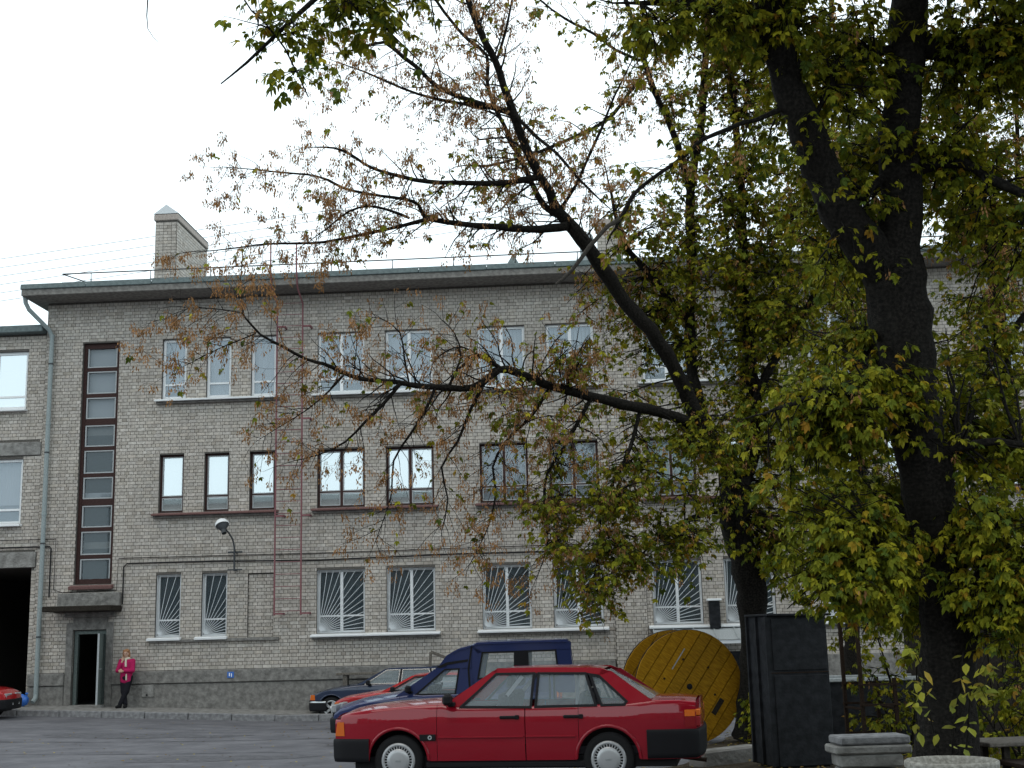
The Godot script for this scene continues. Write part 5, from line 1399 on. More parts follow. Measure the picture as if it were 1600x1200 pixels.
	var C := [Vector4(2.201, 4.673, -22.023, 0.106), Vector4(1.803, 5.127, -21.5, 0.099), Vector4(1.123, 5.331, -21.01, 0.089), Vector4(0.526, 5.41, -20.549, 0.083), Vector4(-0.019, 5.473, -20.095, 0.076), Vector4(-0.512, 5.54, -19.643, 0.069), Vector4(-0.819, 5.627, -19.403, 0.066), Vector4(-1.109, 5.72, -19.163, 0.063), Vector4(-1.345, 5.744, -19.041, 0.056), Vector4(-1.527, 5.595, -18.957, 0.056), Vector4(-1.765, 5.439, -18.872, 0.053), Vector4(-2.11, 5.429, -18.75, 0.048), Vector4(-2.561, 5.431, -18.518, 0.041), Vector4(-2.838, 5.474, -18.391, 0.036), Vector4(-3.355, 5.514, -18.249, 0.03), Vector4(-3.595, 5.601, -18.115, 0.028), Vector4(-3.831, 5.697, -17.98, 0.025), Vector4(-4.088, 5.776, -17.948, 0.022), Vector4(-4.401, 5.944, -17.794, 0.02), Vector4(-4.692, 6.101, -17.643, 0.017), Vector4(-4.912, 6.36, -17.578, 0.013), Vector4(-5.019, 6.426, -17.559, 0.009), Vector4(-5.647, 6.47, -17.409, 0.006), Vector4(-6.028, 6.309, -17.418, 0.003)]
	limb(t, "limb", C, M.bark, 10)
	BR += [
		[Vector4(-4.746, 6.112, -17.637, 0.011), Vector4(-5.305, 5.869, -17.549, 0.007), Vector4(-5.705, 5.681, -17.562, 0.005), Vector4(-5.937, 5.579, -17.568, 0.003)],
		[Vector4(-4.912, 6.36, -17.578, 0.011), Vector4(-4.954, 6.704, -17.508, 0.008), Vector4(-4.91, 7.127, -17.427, 0.005)],
		[Vector4(-1.316, 5.744, -19.043, 0.032), Vector4(-1.687, 5.961, -18.875, 0.028), Vector4(-1.837, 5.82, -18.792, 0.022), Vector4(-1.997, 5.682, -18.809, 0.014)],
		[Vector4(-1.687, 5.961, -18.875, 0.013), Vector4(-1.896, 6.071, -18.841, 0.011), Vector4(-2.172, 6.023, -18.936, 0.01), Vector4(-2.386, 5.858, -19.057, 0.009), Vector4(-2.426, 5.57, -19.112, 0.007)],
		[Vector4(-2.782, 5.445, -18.4, 0.032), Vector4(-3.012, 5.155, -18.341, 0.027), Vector4(-3.287, 4.868, -18.278, 0.022), Vector4(-3.558, 4.585, -18.216, 0.016), Vector4(-3.915, 4.398, -18.129, 0.011), Vector4(-4.287, 4.316, -18.122, 0.006)],
		[Vector4(-2.656, 5.433, -18.512, 0.016), Vector4(-2.731, 5.857, -18.526, 0.014), Vector4(-2.783, 6.233, -18.448, 0.011), Vector4(-3.014, 6.427, -18.396, 0.008), Vector4(-3.203, 6.478, -18.374, 0.005)],
		[Vector4(-2.29, 5.424, -18.638, 0.024), Vector4(-2.432, 5.082, -18.595, 0.021), Vector4(-2.669, 4.7, -18.554, 0.018), Vector4(-2.919, 4.335, -18.611, 0.014), Vector4(-2.964, 3.872, -18.699, 0.011), Vector4(-3.092, 3.504, -18.764, 0.008), Vector4(-3.247, 3.137, -18.827, 0.005)],
		[Vector4(-1.547, 5.586, -18.958, 0.028), Vector4(-1.787, 5.101, -18.835, 0.024), Vector4(-1.986, 4.62, -18.816, 0.02), Vector4(-2.227, 4.238, -18.774, 0.016), Vector4(-2.15, 3.77, -18.871, 0.012), Vector4(-2.25, 3.298, -18.856, 0.007)],
		[Vector4(-0.602, 5.562, -19.633, 0.032), Vector4(-0.909, 5.085, -19.505, 0.027), Vector4(-1.305, 4.676, -19.357, 0.022), Vector4(-1.507, 4.284, -19.32, 0.019), Vector4(-1.473, 3.9, -19.398, 0.014), Vector4(-1.632, 3.322, -19.4, 0.01), Vector4(-1.883, 2.847, -19.376, 0.006)],
		[Vector4(0.042, 5.462, -20.101, 0.036), Vector4(-0.227, 4.986, -19.974, 0.032), Vector4(-0.44, 4.63, -19.929, 0.027), Vector4(-0.702, 4.23, -19.89, 0.022), Vector4(-0.766, 3.73, -19.883, 0.018), Vector4(-0.735, 3.137, -19.9, 0.012), Vector4(-0.902, 2.655, -19.985, 0.006)],
		[Vector4(-3.54, 5.582, -18.122, 0.016), Vector4(-3.762, 5.321, -18.058, 0.014), Vector4(-4.097, 5.055, -18.09, 0.01), Vector4(-4.453, 4.82, -18.013, 0.007), Vector4(-4.83, 4.602, -18.032, 0.004)],
		[Vector4(-2.11, 5.429, -18.75, 0.024), Vector4(-1.912, 5.879, -18.776, 0.016), Vector4(-2.005, 6.283, -18.792, 0.012), Vector4(-2.202, 6.503, -18.839, 0.007)],
		[Vector4(0.821, 5.346, -20.784, 0.04), Vector4(0.634, 4.703, -20.695, 0.032), Vector4(0.352, 4.176, -20.578, 0.027), Vector4(0.126, 3.657, -20.462, 0.021), Vector4(0.049, 2.952, -20.495, 0.014), Vector4(-0.125, 2.356, -20.5, 0.008)]]
	for b in BR: limb(t, "branch", b, M.bark, 6)
	# upright limbs on the right of the fork
	var UP_ := [
		[Vector4(2.455, 4.127, -22.146, 0.16), Vector4(2.725, 4.565, -22.178, 0.136), Vector4(2.813, 5.121, -22.176, 0.12), Vector4(2.837, 5.738, -22.158, 0.112), Vector4(2.816, 6.636, -22.081, 0.096), Vector4(2.754, 7.654, -21.979, 0.088), Vector4(2.783, 8.426, -21.828, 0.08), Vector4(2.807, 9.343, -21.75, 0.072), Vector4(2.759, 10.454, -21.528, 0.064), Vector4(2.696, 11.787, -21.261, 0.056), Vector4(2.69, 13.118, -20.998, 0.04), Vector4(2.676, 14.228, -20.778, 0.024)],
		[Vector4(2.058, 4.911, -21.865, 0.096), Vector4(1.825, 5.963, -21.949, 0.096), Vector4(1.797, 6.882, -21.97, 0.092), Vector4(1.886, 8.257, -21.908, 0.088), Vector4(1.933, 9.433, -21.883, 0.08), Vector4(2.167, 10.585, -21.772, 0.072), Vector4(2.3, 11.75, -21.653, 0.064), Vector4(2.411, 12.876, -21.437, 0.056), Vector4(2.508, 14.228, -21.176, 0.032)],
		[Vector4(1.805, 7.101, -21.927, 0.072), Vector4(1.385, 7.5, -21.619, 0.068), Vector4(1.111, 7.8, -21.339, 0.064), Vector4(0.792, 8.135, -21.151, 0.048), Vector4(0.589, 8.592, -20.946, 0.036), Vector4(0.498, 9.096, -20.739, 0.024)],
		[Vector4(2.823, 5.393, -22.123, 0.088), Vector4(3.034, 6.022, -21.909, 0.08), Vector4(3.51, 6.768, -21.689, 0.072), Vector4(3.783, 7.147, -21.529, 0.06), Vector4(4.005, 7.705, -21.33, 0.048), Vector4(4.212, 8.47, -21.09, 0.036), Vector4(4.328, 9.178, -20.855, 0.024)],
		[Vector4(1.933, 9.433, -21.883, 0.068), Vector4(1.739, 10.184, -21.621, 0.06), Vector4(1.569, 10.628, -21.421, 0.056), Vector4(1.335, 11.102, -21.211, 0.052), Vector4(1.199, 11.482, -21.026, 0.048), Vector4(1.085, 12.001, -20.916, 0.044), Vector4(0.892, 12.573, -20.689, 0.04), Vector4(0.713, 13.183, -20.456, 0.032)],
		[Vector4(1.196, 11.383, -21.045, 0.032), Vector4(0.86, 10.924, -20.911, 0.034), Vector4(0.601, 10.552, -20.866, 0.034), Vector4(0.25, 10.284, -20.796, 0.034), Vector4(-0.372, 9.954, -20.618, 0.03), Vector4(-0.821, 9.747, -20.53, 0.029), Vector4(-1.154, 9.633, -20.43, 0.024), Vector4(-1.56, 9.512, -20.327, 0.024), Vector4(-1.752, 9.527, -20.312, 0.018)],
		[Vector4(1.091, 11.583, -20.999, 0.028), Vector4(0.679, 11.68, -20.75, 0.026), Vector4(0.311, 11.916, -20.579, 0.024), Vector4(-0.195, 12.105, -20.307, 0.021), Vector4(-0.585, 12.367, -20.129, 0.016), Vector4(-1.038, 12.705, -19.83, 0.01)],
		[Vector4(2.816, 6.636, -22.081, 0.048), Vector4(3.209, 7.447, -22.149, 0.04), Vector4(3.551, 8.273, -22.211, 0.032), Vector4(3.784, 9.116, -22.264, 0.02)],
		[Vector4(2.396, 3.751, -22.217, 0.072), Vector4(1.965, 3.724, -21.787, 0.048), Vector4(1.5, 3.542, -21.386, 0.036), Vector4(1.052, 3.271, -21.106, 0.024), Vector4(0.611, 2.855, -20.855, 0.013)]]
	for b in UP_: limb(t, "limb", b, M.bark, 9)
	# seed bunches on the bare outer branches, leaves towards the trunk
	dress(t, A1, .45, .11, .85, .25, .04, .36)
	dress(t, A2, .1, .12, .8, .12, .05, .36)
	for b in BR.slice(0, 11): dress(t, b, .06, .10, .62, .2, .03, .42)
	dress(t, C, .3, .10, .75, .5, .03, .42)
	for b in BR.slice(11): dress(t, b, .08, .085, .58, .28, .08, .45, 1)
	dress(t, BR[-1], .1, .12, .5, .9, .9, .7, 1); dress(t, BR[-4], .1, .12, .5, .75, .6, .6, 1); dress(t, BR[-5], .3, .15, .4, .6, .5, .5, 1)
	for b in UP_: dress(t, b, .12, .2, .7, .9, .6, .5)
	for q in [[Vector3(1.056, 6.993, -22.312), Vector3(0.798, 1.254, 1.129), Vector2(24, 0.85)], [Vector3(0.167, 7.574, -22.142), Vector3(0.798, 0.684, 0.815), Vector2(8, 0.45)], [Vector3(1.974, 8.837, -21.187), Vector3(0.99, 1.32, 1.271), Vector2(48, 0.9)], [Vector3(2.29, 6.514, -22.481), Vector3(1.254, 1.368, 1.442), Vector2(38, 0.97)], [Vector3(3.25, 7.725, -21.484), Vector3(1.21, 1.43, 1.452), Vector2(88, 0.95)], [Vector3(3.575, 9.733, -21.312), Vector3(1.221, 1.443, 1.465), Vector2(60, 0.9)], [Vector3(1.755, 11.413, -20.869), Vector3(1.332, 1.221, 1.404), Vector2(25, 0.7)], [Vector3(3.339, 11.571, -21.139), Vector3(1.12, 1.232, 1.294), Vector2(50, 0.85)], [Vector3(1.383, 4.251, -20.626), Vector3(1.03, 0.618, 0.906), Vector2(17, 0.93)], [Vector3(0.338, 4.007, -19.998), Vector3(0.8, 0.7, 0.825), Vector2(15, 0.8)], [Vector3(-0.473, 3.405, -19.659), Vector3(0.686, 0.588, 0.701), Vector2(13, 0.7)], [Vector3(0.393, 2.828, -20.234), Vector3(0.8, 0.6, 0.77), Vector2(18, 0.9)], [Vector3(1.324, 3.027, -20.66), Vector3(0.816, 0.612, 0.785), Vector2(17, 0.95)], [Vector3(3.168, 4.84, -22.253), Vector3(0.999, 1.443, 1.343), Vector2(51, 0.97)], [Vector3(3.513, 3.075, -22.418), Vector3(0.77, 0.99, 0.968), Vector2(30, 0.93)], [Vector3(-0.179, 6.18, -19.537), Vector3(0.7, 0.7, 0.77), Vector2(10, 0.5)], [Vector3(-0.991, 4.925, -19.123), Vector3(0.776, 0.582, 0.747), Vector2(7, 0.5)], [Vector3(0.091, 5.562, -22.535), Vector3(0.798, 0.57, 0.752), Vector2(7, 0.8)], [Vector3(2.163, 4.797, -20.975), Vector3(0.84, 0.63, 0.809), Vector2(22, 0.95)]]:
		cloud_of(t, q[0], q[1], int(q[2].x), q[2].y, 7, .55)
	finish(t, .135, 30)

	# --- the big near tree on the right ---
	t = Growth.new()
	t.root = thing("forked_tree", "thick dark forked tree at the right, nearest the viewer", "tree")
	var tk := [Vector4(3.289, 0.247, -12.956, 0.36), Vector4(3.299, 0.834, -12.841, 0.27), Vector4(3.316, 1.612, -12.688, 0.23), Vector4(3.302, 2.211, -12.569, 0.22), Vector4(3.209, 2.812, -12.444, 0.22), Vector4(3.106, 3.474, -12.308, 0.24), Vector4(3.009, 4.434, -12.112, 0.265), Vector4(2.979, 4.765, -12.045, 0.28), Vector4(2.946, 5.035, -11.99, 0.275), Vector4(2.904, 5.216, -11.951, 0.2), Vector4(2.886, 5.366, -11.921, 0.07)]
	limb(t, "trunk", tk, M.bark, 18)
	var B2 := [
		[Vector4(2.993, 4.674, -12.064, 0.2), Vector4(2.98, 4.974, -12.004, 0.23), Vector4(2.981, 5.315, -11.936, 0.2), Vector4(3.023, 5.614, -11.88, 0.195), Vector4(3.02, 6.009, -11.802, 0.19), Vector4(3.053, 6.41, -11.725, 0.185), Vector4(3.093, 6.81, -11.648, 0.18), Vector4(3.162, 7.203, -11.575, 0.18), Vector4(3.202, 7.604, -11.498, 0.175), Vector4(3.265, 8.321, -11.361, 0.15), Vector4(3.386, 9.217, -11.293, 0.1)],
		[Vector4(2.947, 4.735, -12.049, 0.2), Vector4(2.884, 5.006, -11.991, 0.22), Vector4(2.643, 5.294, -11.818, 0.19), Vector4(2.411, 5.564, -11.648, 0.18), Vector4(2.302, 5.862, -11.583, 0.17), Vector4(2.175, 6.122, -11.421, 0.165), Vector4(2.033, 6.378, -11.26, 0.16), Vector4(1.944, 6.67, -11.197, 0.155), Vector4(1.825, 7.01, -11.021, 0.15), Vector4(1.731, 7.348, -10.846, 0.145), Vector4(1.573, 7.927, -10.518, 0.12), Vector4(1.351, 8.593, -10.169, 0.08)],
		[Vector4(3.283, 7.182, -11.586, 0.13), Vector4(3.525, 7.128, -11.612, 0.12), Vector4(3.798, 7.089, -11.534, 0.115), Vector4(4.188, 7.105, -11.453, 0.11), Vector4(4.712, 7.14, -11.274, 0.08)],
		[Vector4(3.24, 6.034, -11.81, 0.07), Vector4(3.577, 6.043, -11.727, 0.055), Vector4(3.841, 5.841, -11.681, 0.048), Vector4(4.101, 5.665, -11.63, 0.04), Vector4(4.411, 5.409, -11.597, 0.02)],
		[Vector4(3.008, 7.153, -11.575, 0.045), Vector4(2.584, 6.974, -11.38, 0.035), Vector4(2.358, 6.702, -11.318, 0.028), Vector4(2.149, 6.335, -11.276, 0.016)],
		[Vector4(2.996, 6.04, -11.794, 0.05), Vector4(2.754, 5.844, -11.716, 0.04), Vector4(2.515, 5.638, -11.64, 0.03), Vector4(2.305, 5.319, -11.588, 0.016)],
		[Vector4(1.786, 7.223, -10.976, 0.06), Vector4(1.454, 7.23, -10.852, 0.05), Vector4(1.158, 7.269, -10.724, 0.042), Vector4(0.864, 7.25, -10.608, 0.036), Vector4(0.575, 7.204, -10.497, 0.02)],
		[Vector4(3.037, 3.895, -12.22, 0.07), Vector4(2.752, 3.983, -11.981, 0.05), Vector4(2.412, 3.953, -11.762, 0.04), Vector4(2.02, 3.811, -11.562, 0.03), Vector4(1.64, 3.672, -11.362, 0.016)],
		[Vector4(3.136, 3.293, -12.345, 0.07), Vector4(3.448, 3.377, -12.143, 0.05), Vector4(3.778, 3.413, -12.054, 0.035), Vector4(4.097, 3.332, -11.988, 0.02)],
		[Vector4(3.245, 2.632, -12.482, 0.05), Vector4(2.911, 2.5, -12.182, 0.036), Vector4(2.625, 2.378, -11.984, 0.025), Vector4(2.344, 2.204, -11.797, 0.012)],
		[Vector4(3.287, 2.451, -12.521, 0.05), Vector4(3.505, 2.485, -12.221, 0.036), Vector4(3.738, 2.465, -12.035, 0.025), Vector4(3.956, 2.333, -11.87, 0.012)],
		[Vector4(1.689, 7.64, -10.684, 0.08), Vector4(0.585, 7.733, -10.087, 0.06), Vector4(-0.49, 7.646, -9.63, 0.05), Vector4(-1.406, 7.351, -9.326, 0.042), Vector4(-1.707, 7.054, -9.264, 0.03), Vector4(-2.054, 6.713, -9.208, 0.021), Vector4(-2.343, 6.402, -9.15, 0.016), Vector4(-2.576, 6.197, -9.176, 0.011), Vector4(-2.782, 6.04, -9.194, 0.005)],
		[Vector4(1.453, 8.042, -10.386, 0.06), Vector4(0.057, 8.101, -9.574, 0.045), Vector4(-0.957, 8.036, -9.116, 0.04), Vector4(-2.397, 7.538, -8.718, 0.03), Vector4(-2.869, 7.158, -8.662, 0.02), Vector4(-3.139, 6.78, -8.618, 0.008), Vector4(-3.193, 6.499, -8.67, 0.005), Vector4(-3.201, 6.287, -8.711, 0.003), Vector4(-3.123, 6.186, -8.736, 0.002)]]
	for b in B2: limb(t, "limb", b, M.bark, 10)
	var broken := [Vector4(1.948, 6.485, -11.234, 0.03), Vector4(1.624, 6.326, -11.143, 0.021), Vector4(1.518, 6.311, -11.14, 0.02), Vector4(1.358, 6.213, -11.047, 0.02), Vector4(1.113, 6.09, -10.954, 0.019), Vector4(0.983, 5.986, -10.967, 0.019), Vector4(0.828, 5.841, -10.884, 0.018), Vector4(0.584, 5.656, -10.803, 0.018), Vector4(0.452, 5.515, -10.721, 0.018), Vector4(0.39, 5.401, -10.689, 0.019), Vector4(0.318, 5.272, -10.659, 0.02)]
	limb(t, "branch", broken, M.bark, 7)
	dress(t, broken, .2, .16, .35, .8, .6, .5, 1)
	limb(t, "dead_branch", [Vector4(0.318, 5.272, -10.659, 0.024), Vector4(0.225, 5.194, -10.566, 0.019), Vector4(0.128, 5.084, -10.531, 0.018), Vector4(0.054, 4.995, -10.493, 0.017), Vector4(-0.106, 4.796, -10.523, 0.016), Vector4(-0.247, 4.682, -10.537, 0.012)], M.deadbark, 7)
	for b in B2.slice(2, 7): dress(t, b, .1, .2, .5, .97, .95, .75, 1)
	for b in B2.slice(7, 11): dress(t, b, .1, .12, .4, .98, .97, .9, 1)
	dress(t, B2[0], .05, .3, .5, .97, .95, .7, 1); dress(t, B2[1], .05, .28, .5, .97, .95, .7, 1)
	for q in [[Vector3(2.648, 6.536, -11.981), Vector3(0.812, 1, 0.997), Vector2(54, 0.997)], [Vector3(3.813, 6.773, -11.904), Vector3(0.558, 0.806, 0.75), Vector2(36, 0.997)], [Vector3(3.954, 5.615, -12.345), Vector3(0.567, 0.693, 0.693), Vector2(18, 0.997)], [Vector3(2.794, 4.99, -13.01), Vector3(0.66, 0.66, 0.726), Vector2(34, 0.997)], [Vector3(2.424, 3.739, -11.907), Vector3(0.655, 0.536, 0.655), Vector2(58, 0.997)], [Vector3(3.761, 4.447, -13.177), Vector3(0.66, 0.726, 0.762), Vector2(22, 0.997)], [Vector3(3.925, 3.536, -13.367), Vector3(0.594, 0.462, 0.581), Vector2(32, 0.997)], [Vector3(2.983, 3.041, -13.407), Vector3(0.594, 0.462, 0.581), Vector2(32, 0.997)], [Vector3(2.292, 2.334, -12.074), Vector3(0.472, 0.354, 0.454), Vector2(36, 0.997)], [Vector3(3.21, 2.064, -13.613), Vector3(0.396, 0.396, 0.436), Vector2(13, 0.997)], [Vector3(3.6, 2.649, -12.092), Vector3(0.472, 0.413, 0.487), Vector2(31, 0.997)], [Vector3(1.937, 2.236, -12.276), Vector3(0.36, 0.36, 0.396), Vector2(15, 0.997)], [Vector3(2.999, 1.713, -13.67), Vector3(0.462, 0.33, 0.436), Vector2(10, 0.997)], [Vector3(2.33, 1.94, -12.767), Vector3(0.372, 0.279, 0.358), Vector2(11, 0.997)], [Vector3(3.541, 1.896, -12.135), Vector3(0.409, 0.351, 0.418), Vector2(17, 0.997)], [Vector3(3.856, 1.482, -12.543), Vector3(0.24, 0.3, 0.297), Vector2(8, 0.997)], [Vector3(3.624, 1.835, -12.05), Vector3(0.29, 0.232, 0.287), Vector2(17, 0.997)], [Vector3(1.998, 3.06, -12.117), Vector3(0.48, 0.54, 0.561), Vector2(36, 0.997)], [Vector3(1.5, 7.193, -10.76), Vector3(0.632, 0.402, 0.569), Vector2(22, 0.997)], [Vector3(2.264, 7.364, -11.182), Vector3(0.655, 0.536, 0.655), Vector2(28, 0.997)], [Vector3(4.02, 7.344, -11.6), Vector3(0.549, 0.427, 0.537), Vector2(22, 0.997)], [Vector3(0.847, 6.947, -10.565), Vector3(0.283, 0.226, 0.28), Vector2(8, 0.997)], [Vector3(-2.291, 6.474, -9.139), Vector3(0.25, 0.2, 0.248), Vector2(4, 0.997)], [Vector3(-2.509, 6.7, -9.183), Vector3(0.253, 0.151, 0.222), Vector2(1, 0.997)], [Vector3(-1.697, 6.653, -9.344), Vector3(0.178, 0.229, 0.224), Vector2(6, 0.997)], [Vector3(-1.247, 6.482, -9.609), Vector3(0.208, 0.156, 0.2), Vector2(4, 0.997)], [Vector3(-2.158, 6.029, -9.235), Vector3(0.3, 0.1, 0.22), Vector2(1, 0.997)]]:
		cloud_of(t, q[0], q[1], int(q[2].x), q[2].y, 6, .36, 1.0)
	# the rest of its crown, above the view, then foliage added for shade
	for q in [[Vector3(2.256, 10.621, -10.845), Vector3(2.562, 2.013, 1.6), Vector2(102, 0.997)], [Vector3(-0.459, 9.518, -9.875), Vector3(1.96, 1.232, 1.6), Vector2(30, 0.997)], [Vector3(4.558, 8.945, -11.112), Vector3(1.8, 1.98, 1.6), Vector2(61, 0.997)]]:
		cloud_of(t, q[0], q[1], int(q[2].x), q[2].y, 8, .6, 1.3)
	for q in [[Vector3(5.5, 9.6, -7.5), Vector3(4.5, 2.2, 4.0), 80], [Vector3(8.5, 7.5, -12.5), Vector3(3.0, 3.0, 5.0), 90], [Vector3(2.5, 11.5, -13.0), Vector3(3.5, 2.0, 3.0), 45]]:  # unseen leaf masses, added to block sky and darken the lower right
		cloud_of(t, q[0], q[1], q[2], .997, 9, .7, 1.7)
	finish(t, .125, 270)

	# --- trees further back on the right ---
	var far := [
		["slim tree behind the fork of the big tree, far right", [[Vector4(9.531, -0.466, -28.591, 0.24), Vector4(9.488, 1.258, -28.248, 0.2), Vector4(9.324, 4.046, -27.688, 0.18), Vector4(8.948, 5.513, -27.375, 0.16), Vector4(8.727, 7.507, -26.968, 0.14), Vector4(8.572, 9.101, -26.644, 0.12), Vector4(8.28, 10.301, -26.389, 0.1), Vector4(7.984, 11.369, -26.16, 0.08), Vector4(7.914, 13.093, -25.816, 0.06), Vector4(7.855, 15.083, -25.419, 0.04)], [Vector4(8.629, 8.834, -26.7, 0.08), Vector4(9.011, 10.018, -26.49, 0.06), Vector4(9.196, 11.338, -26.24, 0.05), Vector4(9.204, 13.326, -25.849, 0.03)], [Vector4(8.727, 7.507, -26.968, 0.09), Vector4(9.495, 8.548, -26.81, 0.06), Vector4(9.814, 9.865, -26.569, 0.04)]], [[Vector3(8.742, 10.024, -26.472), Vector3(1.485, 2.43, 1.6), Vector2(64, 0.7)], [Vector3(8.098, 7.257, -26.979), Vector3(1.35, 1.485, 1.559), Vector2(52, 0.9)], [Vector3(7.311, 11.386, -26.116), Vector3(1.62, 2.16, 1.6), Vector2(58, 0.75)], [Vector3(8.857, 13.07, -25.878), Vector3(1.35, 1.755, 1.6), Vector2(44, 0.7)], [Vector3(8.536, 4.596, -27.531), Vector3(1.215, 1.215, 1.337), Vector2(30, 0.95)]]],
		["slender tree standing in the gap between the two large trees", [[Vector4(5.417, -0.381, -29.344, 0.2), Vector4(5.495, 0.936, -29.089, 0.17), Vector4(5.689, 4.23, -28.45, 0.15), Vector4(5.933, 6.973, -27.924, 0.13), Vector4(5.662, 9.041, -27.499, 0.11), Vector4(5.461, 11.108, -27.079, 0.09), Vector4(5.399, 13.171, -26.667, 0.07), Vector4(5.617, 15.228, -26.275, 0.05)], [Vector4(5.716, 8.628, -27.584, 0.08), Vector4(6.267, 10.263, -27.295, 0.06), Vector4(6.48, 12.182, -26.929, 0.04)], [Vector4(5.842, 6.426, -28.026, 0.08), Vector4(5.046, 7.545, -27.757, 0.06), Vector4(4.669, 8.654, -27.515, 0.04)]], [[Vector3(5.585, 10.693, -27.168), Vector3(1.68, 2.38, 1.6), Vector2(83, 0.85)], [Vector3(5.605, 7.531, -27.794), Vector3(1.82, 1.68, 1.6), Vector2(72, 0.95)], [Vector3(5.78, 4.778, -28.348), Vector3(1.82, 1.54, 1.6), Vector2(64, 0.97)], [Vector3(5.828, 13.436, -26.642), Vector3(1.82, 1.82, 1.6), Vector2(53, 0.8)], [Vector3(6.545, 2.834, -28.778), Vector3(1.26, 0.84, 1.155), Vector2(26, 0.97)]]]]
	for f in far:
		t = Growth.new(); t.root = thing("background_tree", f[0], "tree", Vector3.ZERO, 0, "trees further back")
		for i in f[1].size(): limb(t, "trunk" if i == 0 else "limb", f[1][i], M.bark, 9)
		for b in f[1]: dress(t, b, .4, .35, .8, .8, .6, .5)
		for q in f[2]: cloud_of(t, q[0], q[1], int(q[2].x), q[2].y, 7, .65, 1.15)
		finish(t, .14, 0)

	# --- undergrowth ---
	for q in [["low leafy bush filling the gap right of the iron rack", Vector3(4.25, 0, -18.9), 2.3, 1.1], ["tangled bush at the foot of the big forked tree", Vector3(4.3, 0, -13.9), 1.2, .7], ["dark bush between the cable drum and the steel cabinet", Vector3(2.85, 0, -22.4), .9, .32], ["leafy bush against the board shed at the right edge", Vector3(5.6, 0, -16.5), 2.0, .9]]:
		t = Growth.new(); var o: Vector3 = q[1]; o.y = yard(o.x, o.z)
		t.root = thing("bush", q[0], "bush", Vector3.ZERO, 0, "undergrowth below the trees")
		for k in 6:
			var a := TAU * k / 6 + .3; var e := o + Vector3(cos(a) * q[3] * .6, q[2] * rng.randf_range(.6, .95), sin(a) * q[3] * .5)
			limb(t, "stem", [Vector4(o.x + cos(a) * .08, o.y, o.z + sin(a) * .08, .02), Vector4((o.x + e.x) / 2 + .05, (o.y + e.y) / 2, (o.z + e.z) / 2, .014), Vector4(e.x, e.y, e.z, .007)], M.bark, 6)
		cloud_of(t, o + Vector3(0, q[2] * .55, 0), Vector3(q[3], q[2] * .5, q[3] * .7), 26, .99, 6, .35, .95)
		finish(t, .125, 0)
	# --- young plant with yellow leaves in front of the big trunk ---
	var S := thing("young_sapling", "young sapling with sparse yellow-green leaves before the big trunk", "plant")
	var stems := [[Vector4(2.942, 0.405, -11.882, 0.012), Vector4(2.91, 0.747, -11.813, 0.01), Vector4(2.821, 1.139, -11.628, 0.008), Vector4(2.787, 1.412, -11.572, 0.006), Vector4(2.686, 1.579, -11.431, 0.003)], [Vector4(3.053, 0.391, -11.994, 0.012), Vector4(3.071, 0.853, -11.802, 0.01), Vector4(3.113, 1.241, -11.626, 0.007), Vector4(3.151, 1.512, -11.574, 0.004)], [Vector4(3.138, 0.401, -11.895, 0.012), Vector4(3.163, 0.804, -11.715, 0.01), Vector4(3.2, 1.184, -11.642, 0.007), Vector4(3.314, 1.483, -11.488, 0.004)], [Vector4(2.856, 0.396, -11.981, 0.01), Vector4(2.786, 0.797, -11.897, 0.008), Vector4(2.769, 1.075, -11.841, 0.006), Vector4(2.766, 1.297, -11.797, 0.003)], [Vector4(3.198, 1.13, -11.653, 0.006), Vector4(3.279, 1.237, -11.637, 0.005), Vector4(3.331, 1.126, -11.662, 0.003)]]
	for s in stems:
		var b := MB.new(); var P := []; var Rr := []
		for q in s: P.append(Vector3(q.x, q.y, q.z)); Rr.append(q.w)
		b.tube(P, Rr, 5); part("stem", b, M.bark, S)
	var lm := [leaflet_mesh(.11, .065), leaflet_mesh(.14, .075), leaflet_mesh(.09, .055)]
	var lmat := []
	for c in [Color(.24, .26, .03), Color(.30, .29, .03), Color(.15, .18, .025), Color(.36, .25, .03)]:
		var q := plain(c.linear_to_srgb(), .6); q.backlight_enabled = true; q.backlight = Color(.5, .5, .3); lmat.append(q)
	for s in stems:
		for k in 13:
			var u: float = rng.randf_range(.22, 1.0) * (s.size() - 1); var i := mini(int(u), s.size() - 2); var f: float = u - i
			var p := Vector3(s[i].x, s[i].y, s[i].z).lerp(Vector3(s[i + 1].x, s[i + 1].y, s[i + 1].z), f)
			var B := Basis(Vector3.UP, rng.randf() * TAU) * Basis(Vector3.BACK, rng.randf_range(-1.3, .15)) * Basis(Vector3.RIGHT, rng.randf_range(-.7, .7))
			p += Vector3(rng.randfn(), rng.randfn() * .5, rng.randfn()) * .025
			var o := put("leaf", lm[k % 3], lmat[rng.randi() % 4], S); o.transform = Transform3D(B, p)

